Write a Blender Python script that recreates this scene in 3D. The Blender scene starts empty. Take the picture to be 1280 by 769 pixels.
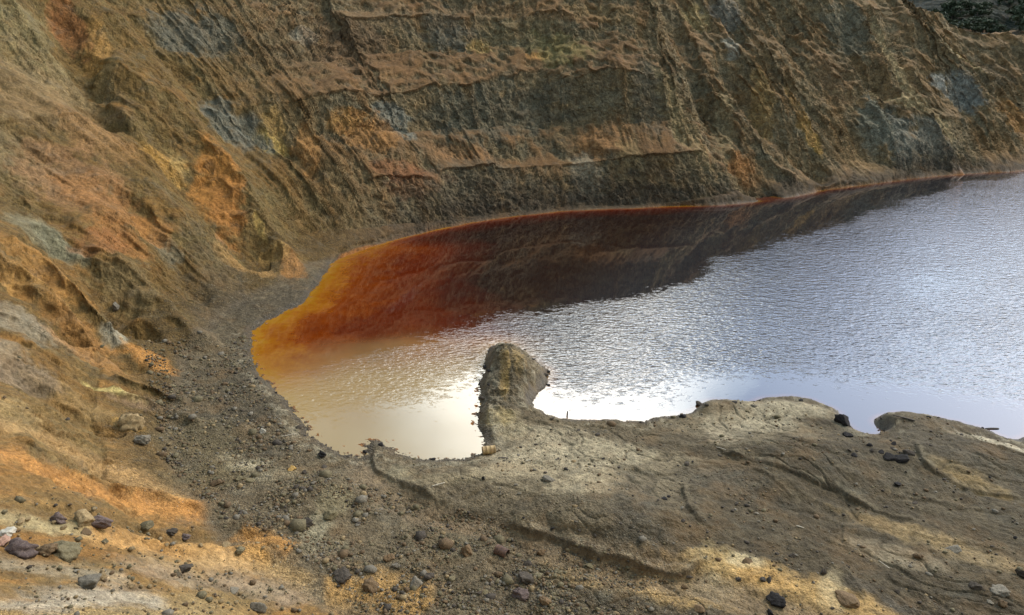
import bpy, bmesh, math, random
import numpy as np
from mathutils import Vector, Matrix, Euler

SEED = 7
rng = np.random.default_rng(SEED)
random.seed(SEED)
SC = bpy.context.scene
COL = SC.collection
F32 = np.float32

# ------------------------------------------------------------------ camera model
FPX, CU, CV = 967.0, 640.0, 384.5
PITCH = math.radians(20.0)
CAM = np.array([0.0, 0.0, 30.0])
cp, sp = math.cos(PITCH), math.sin(PITCH)

def ray(u, v):
    x = (u - CU) / FPX
    y = (CV - v) / FPX
    return np.array([x, cp + y * sp, -sp + y * cp])

def on_level(u, v, z=0.0):
    d = ray(u, v)
    t = (z - CAM[2]) / d[2]
    return CAM + d * t

# ------------------------------------------------------------------ noise
_prm = np.random.default_rng(11).permutation(256).astype(np.int32)
PERM = np.concatenate([_prm, _prm, _prm])
_g = np.random.default_rng(5).normal(size=(256, 3))
GRAD = (_g / np.linalg.norm(_g, axis=1)[:, None]).astype(F32)
_a = np.random.default_rng(6).uniform(0, 2 * np.pi, 256)
GR2 = np.stack([np.cos(_a), np.sin(_a)], 1).astype(F32)

def perlin2(x, y):
    x = np.asarray(x, F32); y = np.asarray(y, F32)
    fx = np.floor(x); fy = np.floor(y)
    ix = fx.astype(np.int32) & 255; iy = fy.astype(np.int32) & 255
    x = x - fx; y = y - fy
    u = x * x * x * (x * (x * 6 - 15) + 10); w = y * y * y * (y * (y * 6 - 15) + 10)
    def g(di, dj):
        h = PERM[PERM[(ix + di)] + iy + dj]
        return GR2[h, 0] * (x - di) + GR2[h, 1] * (y - dj)
    a = g(0, 0); b = g(1, 0); c = g(0, 1); d = g(1, 1)
    ab = a + u * (b - a); cd = c + u * (d - c)
    return (ab + w * (cd - ab)) * 1.5

def fbm2(x, y, oct=4, gain=0.5, lac=2.03):
    s = 0; a = 1.0; n = 0
    for i in range(oct):
        s = s + a * perlin2(x + 17.3 * i, y - 9.1 * i); n += a
        a *= gain; x = x * lac; y = y * lac
    return s / n

def ridged2(x, y, oct=4, gain=0.5, lac=2.07):
    s = 0; a = 1.0; n = 0
    for i in range(oct):
        s = s + a * (1 - np.abs(perlin2(x + 31.7 * i, y + 5.7 * i)) * 2.0); n += a
        a *= gain; x = x * lac; y = y * lac
    return s / n

def sstep(a, b, x):
    t = np.clip((x - a) / (b - a), 0, 1)
    return t * t * (3 - 2 * t)

# ------------------------------------------------------------------ plan curves
def catmull(P, n):
    P = np.asarray(P, float)
    Q = np.vstack([2 * P[0] - P[1], P, 2 * P[-1] - P[-2]])
    out = []
    for i in range(len(P) - 1):
        p0, p1, p2, p3 = Q[i:i + 4]
        for k in range(n):
            t = k / n
            out.append(0.5 * ((2 * p1) + (-p0 + p2) * t + (2 * p0 - 5 * p1 + 4 * p2 - p3) * t * t
                              + (-p0 + 3 * p1 - 3 * p2 + p3) * t ** 3))
    out.append(P[-1])
    return np.array(out)

def seg_dist(X, Y, poly):
    """distance, arc position, side sign of the nearest point on a polyline"""
    x = X.ravel().astype(F32); y = Y.ravel().astype(F32)
    best = np.full(x.shape, 1e18, F32); bs = np.zeros_like(best); sg = np.zeros_like(best)
    acc = 0.0
    for i in range(len(poly) - 1):
        ax, ay = poly[i]; bx, by = poly[i + 1]
        dx, dy = bx - ax, by - ay
        L2 = dx * dx + dy * dy
        if L2 < 1e-9:
            continue
        px = x - F32(ax); py = y - F32(ay)
        t = np.clip((px * dx + py * dy) / L2, 0, 1)
        ex = px - t * dx; ey = py - t * dy
        d2 = ex * ex + ey * ey
        m = d2 < best
        L = math.sqrt(L2)
        best = np.where(m, d2, best)
        bs = np.where(m, acc + t * L, bs)
        sg = np.where(m, np.sign(dx * py - dy * px), sg)
        acc += L
    sh = X.shape
    return np.sqrt(best).reshape(sh), bs.reshape(sh), sg.reshape(sh)

class Grid:
    def __init__(self, x0, x1, y0, y1, h):
        self.x0, self.y0, self.h = x0, y0, h
        self.nx = int((x1 - x0) / h) + 1; self.ny = int((y1 - y0) / h) + 1
        gx = x0 + np.arange(self.nx) * h; gy = y0 + np.arange(self.ny) * h
        self.X, self.Y = np.meshgrid(gx, gy)
    def sample(self, A, x, y):
        fx = np.clip((x - self.x0) / self.h, 0, self.nx - 1.001)
        fy = np.clip((y - self.y0) / self.h, 0, self.ny - 1.001)
        ix = fx.astype(np.int32); iy = fy.astype(np.int32)
        fx = fx - ix; fy = fy - iy
        a = A[iy, ix]; b = A[iy, ix + 1]; c = A[iy + 1, ix]; d = A[iy + 1, ix + 1]
        return (a * (1 - fx) + b * fx) * (1 - fy) + (c * (1 - fx) + d * fx) * fy

# shoreline (clockwise seen from above, from the far left tip along the near shore and back by the far shore)
SHORE_PX = [(312, 420), (316, 447), (326, 470), (345, 490), (366, 512), (381, 532), (384, 545), (400, 550), (412, 560), (425, 568),
            (440, 571), (455, 571), (461, 554), (472, 553), (490, 562), (510, 571), (545, 575), (590, 572), (604, 566), (602, 550), (598, 532), (596, 515),
            (600, 497), (603, 480), (606, 460), (610, 440), (620, 431), (632, 429), (650, 436), (668, 449), (682, 461), (686, 470), (683, 481), (672, 490),
            (668, 502), (676, 515), (690, 521), (720, 524), (760, 524), (800, 526), (826, 521), (860, 516), (880, 504),
            (897, 500), (915, 502), (932, 508), (946, 501), (975, 496), (1000, 497), (1025, 503), (1046, 514), (1061, 531), (1075, 541), (1089, 547),
            (1103, 540), (1092, 529), (1106, 518), (1130, 517), (1165, 520), (1200, 527), (1230, 536), (1280, 543)]
near = [on_level(u, v)[:2] for u, v in SHORE_PX]
near += [np.array(p) for p in [(50, 66), (64, 66), (85, 60), (110, 66), (150, 80), (220, 110), (300, 170), (330, 230)]]
FAR_PX = [(1280, 214), (1240, 216), (1200, 218.5), (1140, 224), (1080, 232), (1035, 237), (1010, 243), (960, 251), (900, 257), (850, 258), (800, 260), (750, 262), (700, 265), (650, 270),
          (600, 277), (570, 283), (540, 289), (510, 296), (480, 303), (455, 310), (435, 316), (420, 323), (408, 336), (400, 350), (388, 366), (375, 381), (352, 391), (335, 400), (318, 412)]
far = [np.array(p) for p in [(300, 238), (240, 222), (180, 200), (140, 183)]] + [on_level(u, v)[:2] for u, v in FAR_PX]
SHORE = catmull(near + far + [near[0]], 4)
# small natural irregularity
_k = np.arange(len(SHORE))
_nx = perlin2(_k * 0.31, _k * 0 + 3.3); _ny = perlin2(_k * 0.31, _k * 0 + 9.9)
SHORE[1:-1, 0] += 0.35 * _nx[1:-1]; SHORE[1:-1, 1] += 0.35 * _ny[1:-1]

def inside_poly(X, Y, P):
    x = X.ravel(); y = Y.ravel(); r = np.zeros(x.shape, bool)
    for i in range(len(P) - 1):
        x0, y0 = P[i]; x1, y1 = P[i + 1]
        if y0 == y1: continue
        c = ((y0 > y) != (y1 > y)) & (x < (x1 - x0) * (y - y0) / (y1 - y0) + x0)
        r ^= c
    return r.reshape(X.shape)

GS = Grid(-62, 345, 22, 252, 0.5)
_d, _, _ = seg_dist(GS.X, GS.Y, SHORE)
SD = np.where(inside_poly(GS.X, GS.Y, SHORE), -_d, _d)      # + on land

# toe of the pit walls: from the right of the camera, round the left, along the far wall
TOE_W = [(130, -30), (70, 4), (34, 14), (14, 21), (3, 26.5), (-4, 30.5), (-10.7, 34.5), (-17, 39), (-22.5, 46), (-27.5, 57), (-30.5, 68), (-30.6, 80), (-27.0, 92),
         (-22.8, 103), (-16.4, 112.6), (-8.6, 120)]
for u, v in [(600, 276), (700, 263.5), (800, 259), (900, 256), (1000, 243), (1080, 231.5), (1140, 223.5), (1200, 217.5), (1280, 213)]:
    p = on_level(u, v); TOE_W.append((p[0] + .2, p[1] - 0.7))
TOE_W += [(140, 184.5), (180, 202), (240, 225), (300, 242), (420, 260)]
TOE = catmull(TOE_W, 6)
GT = Grid(-420, 520, -260, 640, 2.0)
_td, TS, _ts = seg_dist(GT.X, GT.Y, TOE)
TD = _td * _ts                                             # + outside (uphill)
_tl = np.concatenate([[0], np.cumsum(np.linalg.norm(np.diff(TOE, axis=0), axis=1))])
def toe_s(p):
    i = np.argmin(np.linalg.norm(TOE - np.asarray(p)[:2], axis=1)); return _tl[i]

# ------------------------------------------------------------------ wall profiles: alternating loose slope / rock face (angle, rise)
STN = [  # toe point, [(slope deg, rise)...], 9 segments: apron, R1, T1, R2, T2, R3, T3, R4, top
    ((130, -30), [(30, 2), (45, 4), (40, 5), (45, 4), (40, 4), (45, 4), (36, 3), (30, 1), (2, 6)]),
    ((14, 21),   [(40, 2), (50, 5), (50, 5), (50, 5), (48, 5), (48, 4), (40, 1.5), (30, .6), (2, 6)]),
    ((3, 26.5),  [(35, 2), (48, 4.5), (47, 5), (48, 5), (46, 4.5), (45, 4), (40, 1.8), (30, .8), (3, 6)]),
    ((-10.7, 34.5), [(22, 1.5), (43, 3), (35, 6), (42, 3), (34, 5), (40, 3), (32, 4), (28, 1.5), (8, 8)]),
    ((-17, 39),  [(22, 1.5), (46, 4), (33, 6), (44, 3), (32, 5), (42, 3), (33, 5), (38, 2), (12, 10)]),
    ((-27.5, 57), [(24, 2.5), (47, 4.5), (34, 6), (46, 4), (34, 6), (45, 4), (34, 6), (40, 4), (20, 14)]),
    ((-31.5, 80), [(28, 4.5), (50, 4), (35, 6.5), (50, 5), (35, 7), (48, 5), (34, 7), (45, 6), (22, 16)]),
    ((-30, 93),  [(28, 3), (48, 4), (38, 7), (48, 5), (36, 7), (48, 5), (35, 7), (48, 6), (22, 16)]),
    ((-25.5, 106), [(28, 2), (50, 6), (38, 6), (52, 5), (36, 6), (52, 6), (34, 6), (50, 6), (20, 12)]),
    ((-9, 122.5), [(30, .7), (63, 7.5), (34, 4.5), (64, 7.5), (33, 5.5), (60, 6), (33, 5), (55, 5), (15, 4)]),
    ((22, 133),  [(30, .4), (64, 8), (33, 4.5), (66, 8.5), (33, 5.5), (62, 6.5), (33, 5), (55, 4), (12, 3)]),
    ((40, 140),  [(34, 1.5), (56, 7.5), (35, 4.5), (58, 7), (35, 5), (52, 6), (35, 5), (48, 5), (12, 4)]),
    ((56, 147.5), [(35, 5), (44, 6), (37, 6), (46, 6), (38, 6), (46, 6), (36, 5), (44, 5), (12, 4)]),
    ((72, 154),  [(33, 4), (47, 6), (38, 5), (50, 6), (38, 5), (50, 6.5), (36, 4), (48, 6), (12, 3)]),
    ((88, 160),  [(30, 1), (58, 12.5), (35, 4), (52, 6), (35, 3.5), (48, 8), (36, 3), (50, 7.5), (14, 4)]),
    ((102, 166), [(30, .8), (56, 10), (34, 4), (50, 5), (34, 4), (50, 7.6), (34, 2.8), (50, 5.8), (4, 1)]),
    ((112, 170), [(30, 1.2), (46, 7.6), (34, 4.2), (53, 7.2), (34, 3.4), (50, 5.8), (34, 2.6), (48, 6.0), (1, 0)]),
    ((124, 176), [(30, 1.2), (46, 7.2), (34, 4), (53, 6.8), (34, 3.2), (50, 5.4), (33, 2.2), (46, 4.8), (1, 0)]),
    ((137, 182.5), [(30, 1.1), (45, 6.4), (33, 3.3), (52, 5.6), (33, 3), (48, 4.4), (32, 1.6), (42, 1.8), (1, 0)]),
    ((180, 202), [(30, 1), (46, 6), (33, 3), (52, 5), (33, 3), (48, 4), (32, 1.5), (38, .4), (1, 0)]),
    ((420, 260), [(30, 1), (46, 6), (33, 3), (52, 5), (33, 3), (48, 4), (32, 1.5), (38, .4), (1, 0)]),
]
KS = 9
ST_S = np.array([toe_s(p) for p, _ in STN])
ST_D = np.array([np.cumsum([0] + [dz / math.tan(math.radians(a)) for a, dz in pr]) for _, pr in STN])
ST_Z = np.array([np.cumsum([0] + [dz for a, dz in pr]) for _, pr in STN])
S_CORNER = toe_s((-24, 108)); S_FG = toe_s((-19, 41)); S_MID = toe_s((45, 142)); S_RT = toe_s((80, 157))

# fine table over s
_SF = np.arange(0, _tl[-1] + 1, 0.5)
def _sm(a):
    k = np.hanning(25); k /= k.sum()
    return np.convolve(np.pad(a, 12, mode='edge'), k, mode='valid')
TAB_D = np.stack([_sm(np.interp(_SF, ST_S, ST_D[:, k])) for k in range(KS + 1)], 1).astype(F32)
TAB_Z = np.stack([_sm(np.interp(_SF, ST_S, ST_Z[:, k])) for k in range(KS + 1)], 1).astype(F32)

def wall(s, d):
    """height above the toe and how rocky the spot is"""
    # the break lines between face and loose slope wander
    fi = np.clip(s / 0.5, 0, len(_SF) - 1.001); i0 = fi.astype(np.int32); fr = (fi - i0).astype(F32)
    z = np.zeros(s.shape, F32); rock = np.zeros(s.shape, F32)
    for k in range(KS):
        d0 = TAB_D[i0, k] * (1 - fr) + TAB_D[i0 + 1, k] * fr
        d1 = TAB_D[i0, k + 1] * (1 - fr) + TAB_D[i0 + 1, k + 1] * fr
        z0 = TAB_Z[i0, k] * (1 - fr) + TAB_Z[i0 + 1, k] * fr
        z1 = TAB_Z[i0, k + 1] * (1 - fr) + TAB_Z[i0 + 1, k + 1] * fr
        t = np.clip((d - d0) / np.maximum(d1 - d0, 1e-3), 0, 1)
        z = z + t * (z1 - z0)
        if k % 2 == 1:
            m = np.minimum(d - d0, d1 - d)
            rock = np.maximum(rock, sstep(-0.25, 0.35, m))
    return z, rock

# ------------------------------------------------------------------ carved lines (pixel traces laid on their level in the place)
def px_line(pts, z=0.8, n=4):
    return catmull([on_level(u, v, z)[:2] for u, v in pts], n)

STREAM = px_line([(447, 575), (455, 592), (480, 612), (520, 630), (560, 642), (610, 656), (660, 672), (720, 690), (770, 706), (830, 718), (900, 735), (985, 765), (1060, 800)], 0.9)
SCARPS = [  # line, height, fall-off width on the high side (left of travel +)
    (px_line([(462, 560), (470, 590), (500, 606), (530, 622), (556, 634)], 0.5), 0.42, 3.0),
    (px_line([(620, 652), (680, 672), (740, 690), (800, 707), (850, 716), (880, 706), (900, 690)], 0.9), 0.75, 4.5),
    (px_line([(893, 556), (905, 566), (940, 580), (1000, 600), (1050, 616), (1100, 637), (1160, 652)], 0.8), 0.38, 4.0),
    (px_line([(1096, 620), (1160, 622), (1200, 634), (1280, 640)], 0.8), 0.2, 3.0),
    (px_line([(1130, 660), (1180, 672), (1280, 690)], 0.8), 0.15, 3.0),
    (px_line([(850, 600), (855, 630), (870, 655), (895, 672)], 0.8), 0.3, 2.5),
    (px_line([(860, 545), (900, 560), (935, 585), (990, 622), (960, 625)], 0.8), 0.15, 3.0),
    (px_line([(1135, 555), (1150, 580), (1180, 600), (1230, 615), (1290, 622)], 0.8), 0.35, 4.0),
    (px_line([(1280, 560), (1220, 547), (1150, 545)], 0.5), 0.22, 3.0),
    (px_line([(600, 570), (640, 578), (690, 583), (740, 580), (800, 592), (840, 612)], 0.5), 0.18, 2.5),
    (px_line([(672, 512), (700, 528), (760, 535), (830, 545)], 0.3), 0.12, 1.6),
]
LUMPS = [(630, 455, 2.4, 4.0, 1.5), (652, 470, 2.0, 2.4, 0.9), (618, 510, 1.8, 3.5, 0.7), (655, 500, 2.0, 3.0, 0.4), (900, 508, 2.2, 1.6, 0.5),
         (975, 512, 4.5, 2.5, 0.7), (1130, 530, 3.5, 2.5, 0.7), (1060, 575, 6, 3, 0.5), (700, 620, 6, 4, 0.6), (980, 560, 6, 3, 0.5),
         (560, 605, 4, 2, 0.35), (1200, 570, 6, 3, 0.5), (800, 660, 5, 3, 0.7), (425, 610, 4, 2.5, 0.6), (1000, 600, 6, 2, 0.3)]
# gullies and ribs on the walls are traced later, once the walls exist (pixel traces dropped on the wall)
GULLIES = []

class LineField:
    """signed offset lookups for one line on a small local grid"""
    def __init__(self, poly, reach, h=0.2):
        self.poly = poly; self.reach = reach
        self.b = (poly[:, 0].min() - reach, poly[:, 0].max() + reach, poly[:, 1].min() - reach, poly[:, 1].max() + reach)
        self.g = Grid(self.b[0], self.b[1], self.b[2], self.b[3], h)
        d, s, sg = seg_dist(self.g.X, self.g.Y, poly)
        self.L = np.linalg.norm(np.diff(poly, axis=0), axis=1).sum()
        self.D = np.where(sg == 0, 1, sg) * d; self.A = d; self.S = s
    def at(self, x, y):
        m = (x > self.b[0]) & (x < self.b[1]) & (y > self.b[2]) & (y < self.b[3])
        i = np.nonzero(m)[0]
        if len(i) == 0:
            return i, None, None, None
        return i, self.g.sample(self.D, x[i], y[i]), self.g.sample(self.A, x[i], y[i]), self.g.sample(self.S, x[i], y[i])

F_STREAM = LineField(STREAM, 5.0)
F_SCARP = [(LineField(p, w * 2.2), h, w) for p, h, w in SCARPS]
LUMP_W = [(on_level(u, v, 0.6)[:2], a, b, h) for u, v, a, b, h in LUMPS]

SPIT_W = [(on_level(u, v, .6)[:2], a, b) for u, v, a, b in [(632, 455, 3.0, 4.5), (655, 472, 2.4, 2.6), (622, 500, 2.6, 4.0)]]
# ------------------------------------------------------------------ the terrain height
def macro(x, y, info=False):
    s = GT.sample(TS, x, y); d = GT.sample(TD, x, y)
    sd = GS.sample(SD, x, y)
    # ground inside the toe
    w1 = perlin2(x * 0.11, y * 0.11)
    land = np.clip(sd, 0, None)
    zb = 0.16 * (1 - np.exp(-land / 0.35)) + np.where(sd > 0, 0.042 * land / (1 + land / 45.0), 0)
    left = sstep(-8, -22, x) * sstep(130, 100, y)
    zb = zb * (1 + 1.1 * left)
    kd = 1.0 - 0.91 * sstep(14, -12, x) * sstep(117, 107, y)
    kd = np.clip(kd - .3 * sstep(75, 62, y) * sstep(40, 10, x), 0.08, 1.0)
    dep = np.clip(-sd, 0, None)
    zb = zb - np.minimum(kd * dep, 7.0)
    # walls
    amp = sstep(0, 7, d)
    far_w = sstep(S_CORNER - 8, S_CORNER + 14, s)
    right_w = sstep(S_MID - 10, S_MID + 16, s)
    fg = sstep(S_FG + 12, S_FG - 4, s)
    wob = 2.6 * perlin2(s * 0.045 + 3.1, d * 0.02) + 1.2 * perlin2(s * 0.13, d * 0.05 + 7.7)
    zw = perlin2(s * 0.05 - 5, d * 0.01 + 2.0) * 1.6 + 0.7 * perlin2(s * 0.16, d * 0.06 + 4.0) + 0.35 * perlin2(s * 0.5, d * 0.3)
    dd = d + amp * (wob * (0.6 + 0.4 * right_w) + zw * 0.6) * (1 - 0.55 * fg)
    # ribs and gullies running down the fall line
    warp = perlin2(s * 0.06, d * 0.045) * 2.4 + 0.5 * perlin2(s * 0.22, d * 0.12 + 3)
    lam = 0.085 + 0.02 * far_w
    rib = ridged2((s + warp) * lam, d * 0.016 + 0.3 * s * 0.01, 3, 0.55) - 0.35
    ga = (2.6 - 1.3 * far_w + 1.9 * right_w) * (1 - 0.65 * fg) * (1 - .5 * np.exp(-((s - S_CORNER - 3) / 13.0) ** 2))
    dd = dd + sstep(1.0, 12, d) * ga * rib * -1.0
    ddp = np.clip(dd, 0, None)
    z_w, rock = wall(s, ddp)
    # here and there the loose slope buries the face: the step is lost
    fi = np.clip(s / 0.5, 0, len(_SF) - 1.001).astype(np.int32)
    zl = np.minimum(ddp * TAB_Z[fi, 7] / np.maximum(TAB_D[fi, 7], 1), z_w + 3.0)
    zl = np.where(ddp < TAB_D[fi, 7], zl, z_w)
    bury = (.10 + .66 * sstep(-.08, .40, perlin2(s * 0.06 + 9, d * 0.06 + 1.5) + .5 * perlin2(s * .2, d * .16))) * sstep(2, 8, d) * (1 - .45 * fg)
    z_w = z_w * (1 - bury) + zl * bury; rock = rock * (1 - .7 * bury)
    z_w = z_w + sstep(6, 16, d) * (3.0 * perlin2(s * 0.030 + 4, d * 0.03) + 1.0 * perlin2(s * 0.11, d * 0.09 + 8) + .45 * perlin2(s * .3, d * .25) + .3 * far_w * perlin2(s * .8, d * .7)) * (1 - .7 * fg)
    z_w = np.where(d > 0, z_w * sstep(0.0, 2.5, d + 1.2 * (z_w > 0)), 0)
    # groove scale
    fine = ridged2((s + warp * (.35 + .5 * far_w) + .5 * rock * perlin2(s * .35, d * .4)) * 0.33, d * (0.018 + .03 * far_w) + 0.7 * perlin2(s * .08, d * .04), 4, 0.55) - 0.4
    fine = fine * (.45 + .9 * sstep(-.3, .5, perlin2(s * .07 + 2, d * .1)))
    fine = fine * (1 - .55 * np.exp(-((s - S_CORNER - 4) / 14.0) ** 2))
    z_w = z_w - sstep(0.5, 6, d) * fine * (0.42 + 0.36 * right_w + 0.26 * rock * far_w - .14 * far_w * (1 - right_w)) * (1 - 0.6 * fg)
    z = zb + z_w
    # hills beyond the rim to the right
    r = np.hypot(x, y); az = np.degrees(np.arctan2(x, y))
    hill = sstep(12, 24, az) * sstep(100, 80, az)
    z = z + hill * (sstep(232, 380, r) * 26 - sstep(208, 236, r) * 2.0)
    # beach relief
    spit = np.zeros_like(z)
    for (c, a, b, h) in LUMP_W:
        z = z + 1.35 * h * np.exp(-((x - c[0]) / a) ** 2 - ((y - c[1]) / b) ** 2) * sstep(-0.1, 0.9, sd)
    for (c, a, b) in SPIT_W:
        spit = np.maximum(spit, np.exp(-((x - c[0]) / a) ** 2 - ((y - c[1]) / b) ** 2))
    spit = spit * sstep(0.0, .8, sd)
    z = z + spit * (.55 * fbm2(x * .55, y * .55, 4) + .35 * ridged2(x * .8, y * .45 + 4, 3) * .6)
    beach = sstep(0.1, 1.5, sd) * sstep(3, -1, d)
    fa = x * .80 - y * .60; fb = x * .60 + y * .80                 # along / across the old flow on the mud
    flow = ridged2(fb * .32 + .9 * perlin2(x * .12, y * .12), fa * .045, 4, .55) - .4
    z = z + beach * sstep(-14, 2, x) * (.13 * flow * (.5 + perlin2(x * .07 + 3, y * .07)))
    rl = np.abs(perlin2(fb * .20 + 1.3 * perlin2(x * .10, y * .10) + .4 * perlin2(x * .4, y * .4), fa * .05 + .2 * perlin2(x * .2, y * .2)))
    rl2 = np.abs(perlin2(fb * .46 + 1.5 * perlin2(x * .16 + 5, y * .16) + .3 * perlin2(x * .7, y * .7), fa * .10 + 7))
    rill = np.maximum(sstep(.075, .0, rl), .7 * sstep(.09, .0, rl2)) * beach * sstep(-14, 0, x) * sstep(.6, 3, sd)
    rill = rill * sstep(-.35, .25, perlin2(x * .09 + 8, y * .09))
    z = z - .13 * rill
    z = z + sstep(.05, .5, sd) * sstep(3, -1, d) * .10 * fbm2(x * .9, y * .9, 3)
    z = z + beach * (0.16 * fbm2(x * 0.25, y * 0.25, 4) + 0.25 * perlin2(x * 0.08, y * 0.08))
    if info:
        return z, dict(s=s, d=d, sd=sd, rock=rock, far=far_w, right=right_w, fg=fg, beach=beach, hill=hill, r=r, top=d - TAB_D[fi, 8], rib=rib, rill=rill, spit=spit, flow=flow, fine=fine, left=left)
    return z

def height(x, y, info=False):
    shp = np.shape(x)
    x = np.ravel(np.asarray(x, F32)); y = np.ravel(np.asarray(y, F32))
    z, I = macro(x, y, True)
    wx = perlin2(x * 0.6, y * 0.6) * 0.25; wy = perlin2(x * 0.6 + 40, y * 0.6) * 0.25
    landm = sstep(0.0, 0.6, I['sd'])
    stream = np.zeros_like(z); scl = np.zeros_like(z); lip = np.zeros_like(z)
    i, D, A, S = F_STREAM.at(x + wx, y + wy)
    if len(i):
        wdt = 0.55 + 0.25 * np.sin(S * 0.4) + 0.02 * S
        p = sstep(wdt + 0.9, wdt * 0.6, A)
        lm = sstep(1.0, 5.0, I['sd'][i])
        z[i] -= 0.26 * p * lm
        stream[i] = p * sstep(0.1, 0.6, I['sd'][i])
    for f, h, w in F_SCARP:
        i, D, A, S = f.at(x + wx, y + wy)
        if not len(i): continue
        end = sstep(0, 0.12 * f.L, S) * sstep(f.L, 0.8 * f.L, S)
        up = np.where(D > 0, np.exp(-(D / (w * .75)) ** 2) * sstep(0, 0.18, D), 0) * end
        dn = np.where(D <= 0, np.exp(-(D / 0.7) ** 2), 0) * end
        z[i] += landm[i] * h * .55 * (up * (.75 + .6 * wx[i] * 4) - 0.3 * dn)
        lip[i] = np.maximum(lip[i], np.exp(-((D - .42) / .2) ** 2) * end * min(1, h * 2))
        scl[i] = np.maximum(scl[i], (np.exp(-((D - 0.12) / 0.09) ** 2)) * end * min(1, h * 2))
    for f, dep, w in GULLIES:
        i, D, A, S = f.at(x + wx * 2, y + wy * 2)
        if not len(i): continue
        end = sstep(0, 0.15 * f.L, S) * sstep(f.L, 0.85 * f.L, S)
        z[i] -= dep * end * np.exp(-(A / w) ** 2)
    if info:
        I['stream'] = stream; I['scarp'] = scl; I['lip'] = lip
        return z.reshape(shp), {k: v for k, v in I.items()}
    return z.reshape(shp)

def drop(u, v, tmin=4.0, tmax=420.0, n=3000):
    """where the sight line of a photo pixel meets the ground"""
    d = ray(u, v)
    t = tmin * (tmax / tmin) ** (np.arange(n) / (n - 1))
    P = CAM[None, :] + t[:, None] * d[None, :]
    h = height(P[:, 0], P[:, 1])
    b = np.nonzero(P[:, 2] < h)[0]
    if not len(b):
        return P[-1]
    k = b[0]
    if k == 0:
        return P[0]
    a0 = P[k - 1, 2] - h[k - 1]; a1 = P[k, 2] - h[k]
    f = a0 / (a0 - a1)
    p = P[k - 1] * (1 - f) + P[k] * f
    p[2] = height(np.array([p[0]]), np.array([p[1]]))[0]
    return p

def slope_dir(p, e=0.8):
    """unit downhill (3d) and across (horizontal) directions at a spot"""
    x = np.array([p[0] + e, p[0] - e, p[0], p[0]]); y = np.array([p[1], p[1], p[1] + e, p[1] - e])
    h = height(x, y)
    gx, gy = (h[0] - h[1]) / (2 * e), (h[2] - h[3]) / (2 * e)
    g = math.hypot(gx, gy) + 1e-6
    dn = np.array([-gx / g, -gy / g, -g]); dn /= np.linalg.norm(dn)
    ac = np.array([-gy / g, gx / g, 0.0])
    return dn, ac, np.array([-gx, -gy, 1.0]) / math.sqrt(g * g + 1)

# ------------------------------------------------------------------ gullies and ribs on the walls
TR = [
    ([(-30, 300), (0, 328), (40, 358), (90, 405), (128, 440)], 1.3, 1.1),
    ([(25, 318), (70, 350), (110, 392), (150, 440), (190, 470)], 0.8, 0.9),
    ([(45, 280), (95, 322), (130, 360), (152, 398), (200, 428)], 1.5, 1.6),
    ([(68, -5), (84, 45), (104, 92), (120, 132), (140, 165)], 2.0, 2.0),
    ([(225, 205), (262, 250), (300, 292), (345, 335)], 1.6, 3.4),
    ([(205, 70), (290, 132), (350, 180), (410, 240)], 1.3, 1.4),
    ([(826, -5), (862, 60), (884, 140), (925, 210), (985, 243)], 2.2, 2.2),
    ([(898, 60), (938, 130), (1000, 192), (1045, 232)], 2.0, 2.0),
    ([(1050, 20), (1080, 80), (1130, 125)], 1.5, 1.8),
    ([(160, 235), (200, 300), (240, 350), (255, 385)], 0.9, 1.2),
    ([(0, 240), (50, 262), (110, 300), (160, 330)], 0.8, 1.2),
    ([(1095, 85), (1140, 140), (1185, 195), (1208, 214)], -1.6, 1.6),
    ([(870, 90), (915, 150), (960, 205), (1010, 240)], -1.3, 1.5),
    ([(990, 40), (1030, 90), (1075, 130)], -1.5, 1.6),
    ([(120, 60), (200, 128), (270, 200), (340, 300), (385, 345)], -1.5, 2.0),
    ([(0, 300), (60, 335), (110, 380), (160, 430)], -0.8, 1.0),
    ([(90, 300), (170, 350), (230, 410), (270, 440)], -0.9, 1.4),
    ([(0, 470), (80, 500), (150, 545)], 0.7, 0.8),
    ([(0, 545), (100, 590), (200, 625), (270, 642)], -0.5, 0.9),
    ([(60, 655), (200, 680), (330, 690), (390, 695)], -0.35, 0.8),
    ([(40, 640), (150, 655), (280, 668), (350, 672)], 0.3, 0.6),
    ([(130, 470), (190, 492), (240, 505)], -0.5, 0.5),
    ([(120, 485), (190, 508), (260, 530)], -0.45, 0.5),
]
_new = []
for pts, dep, w in TR:
    P = np.array([drop(u, v)[:2] for u, v in pts])
    if np.max(np.linalg.norm(np.diff(P, axis=0), axis=1)) > 60:
        continue
    _new.append((LineField(catmull(P, 5), w * 3.0, max(0.25, w * 0.25)), dep * 1.45, w * 1.1))
GULLIES += _new

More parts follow.
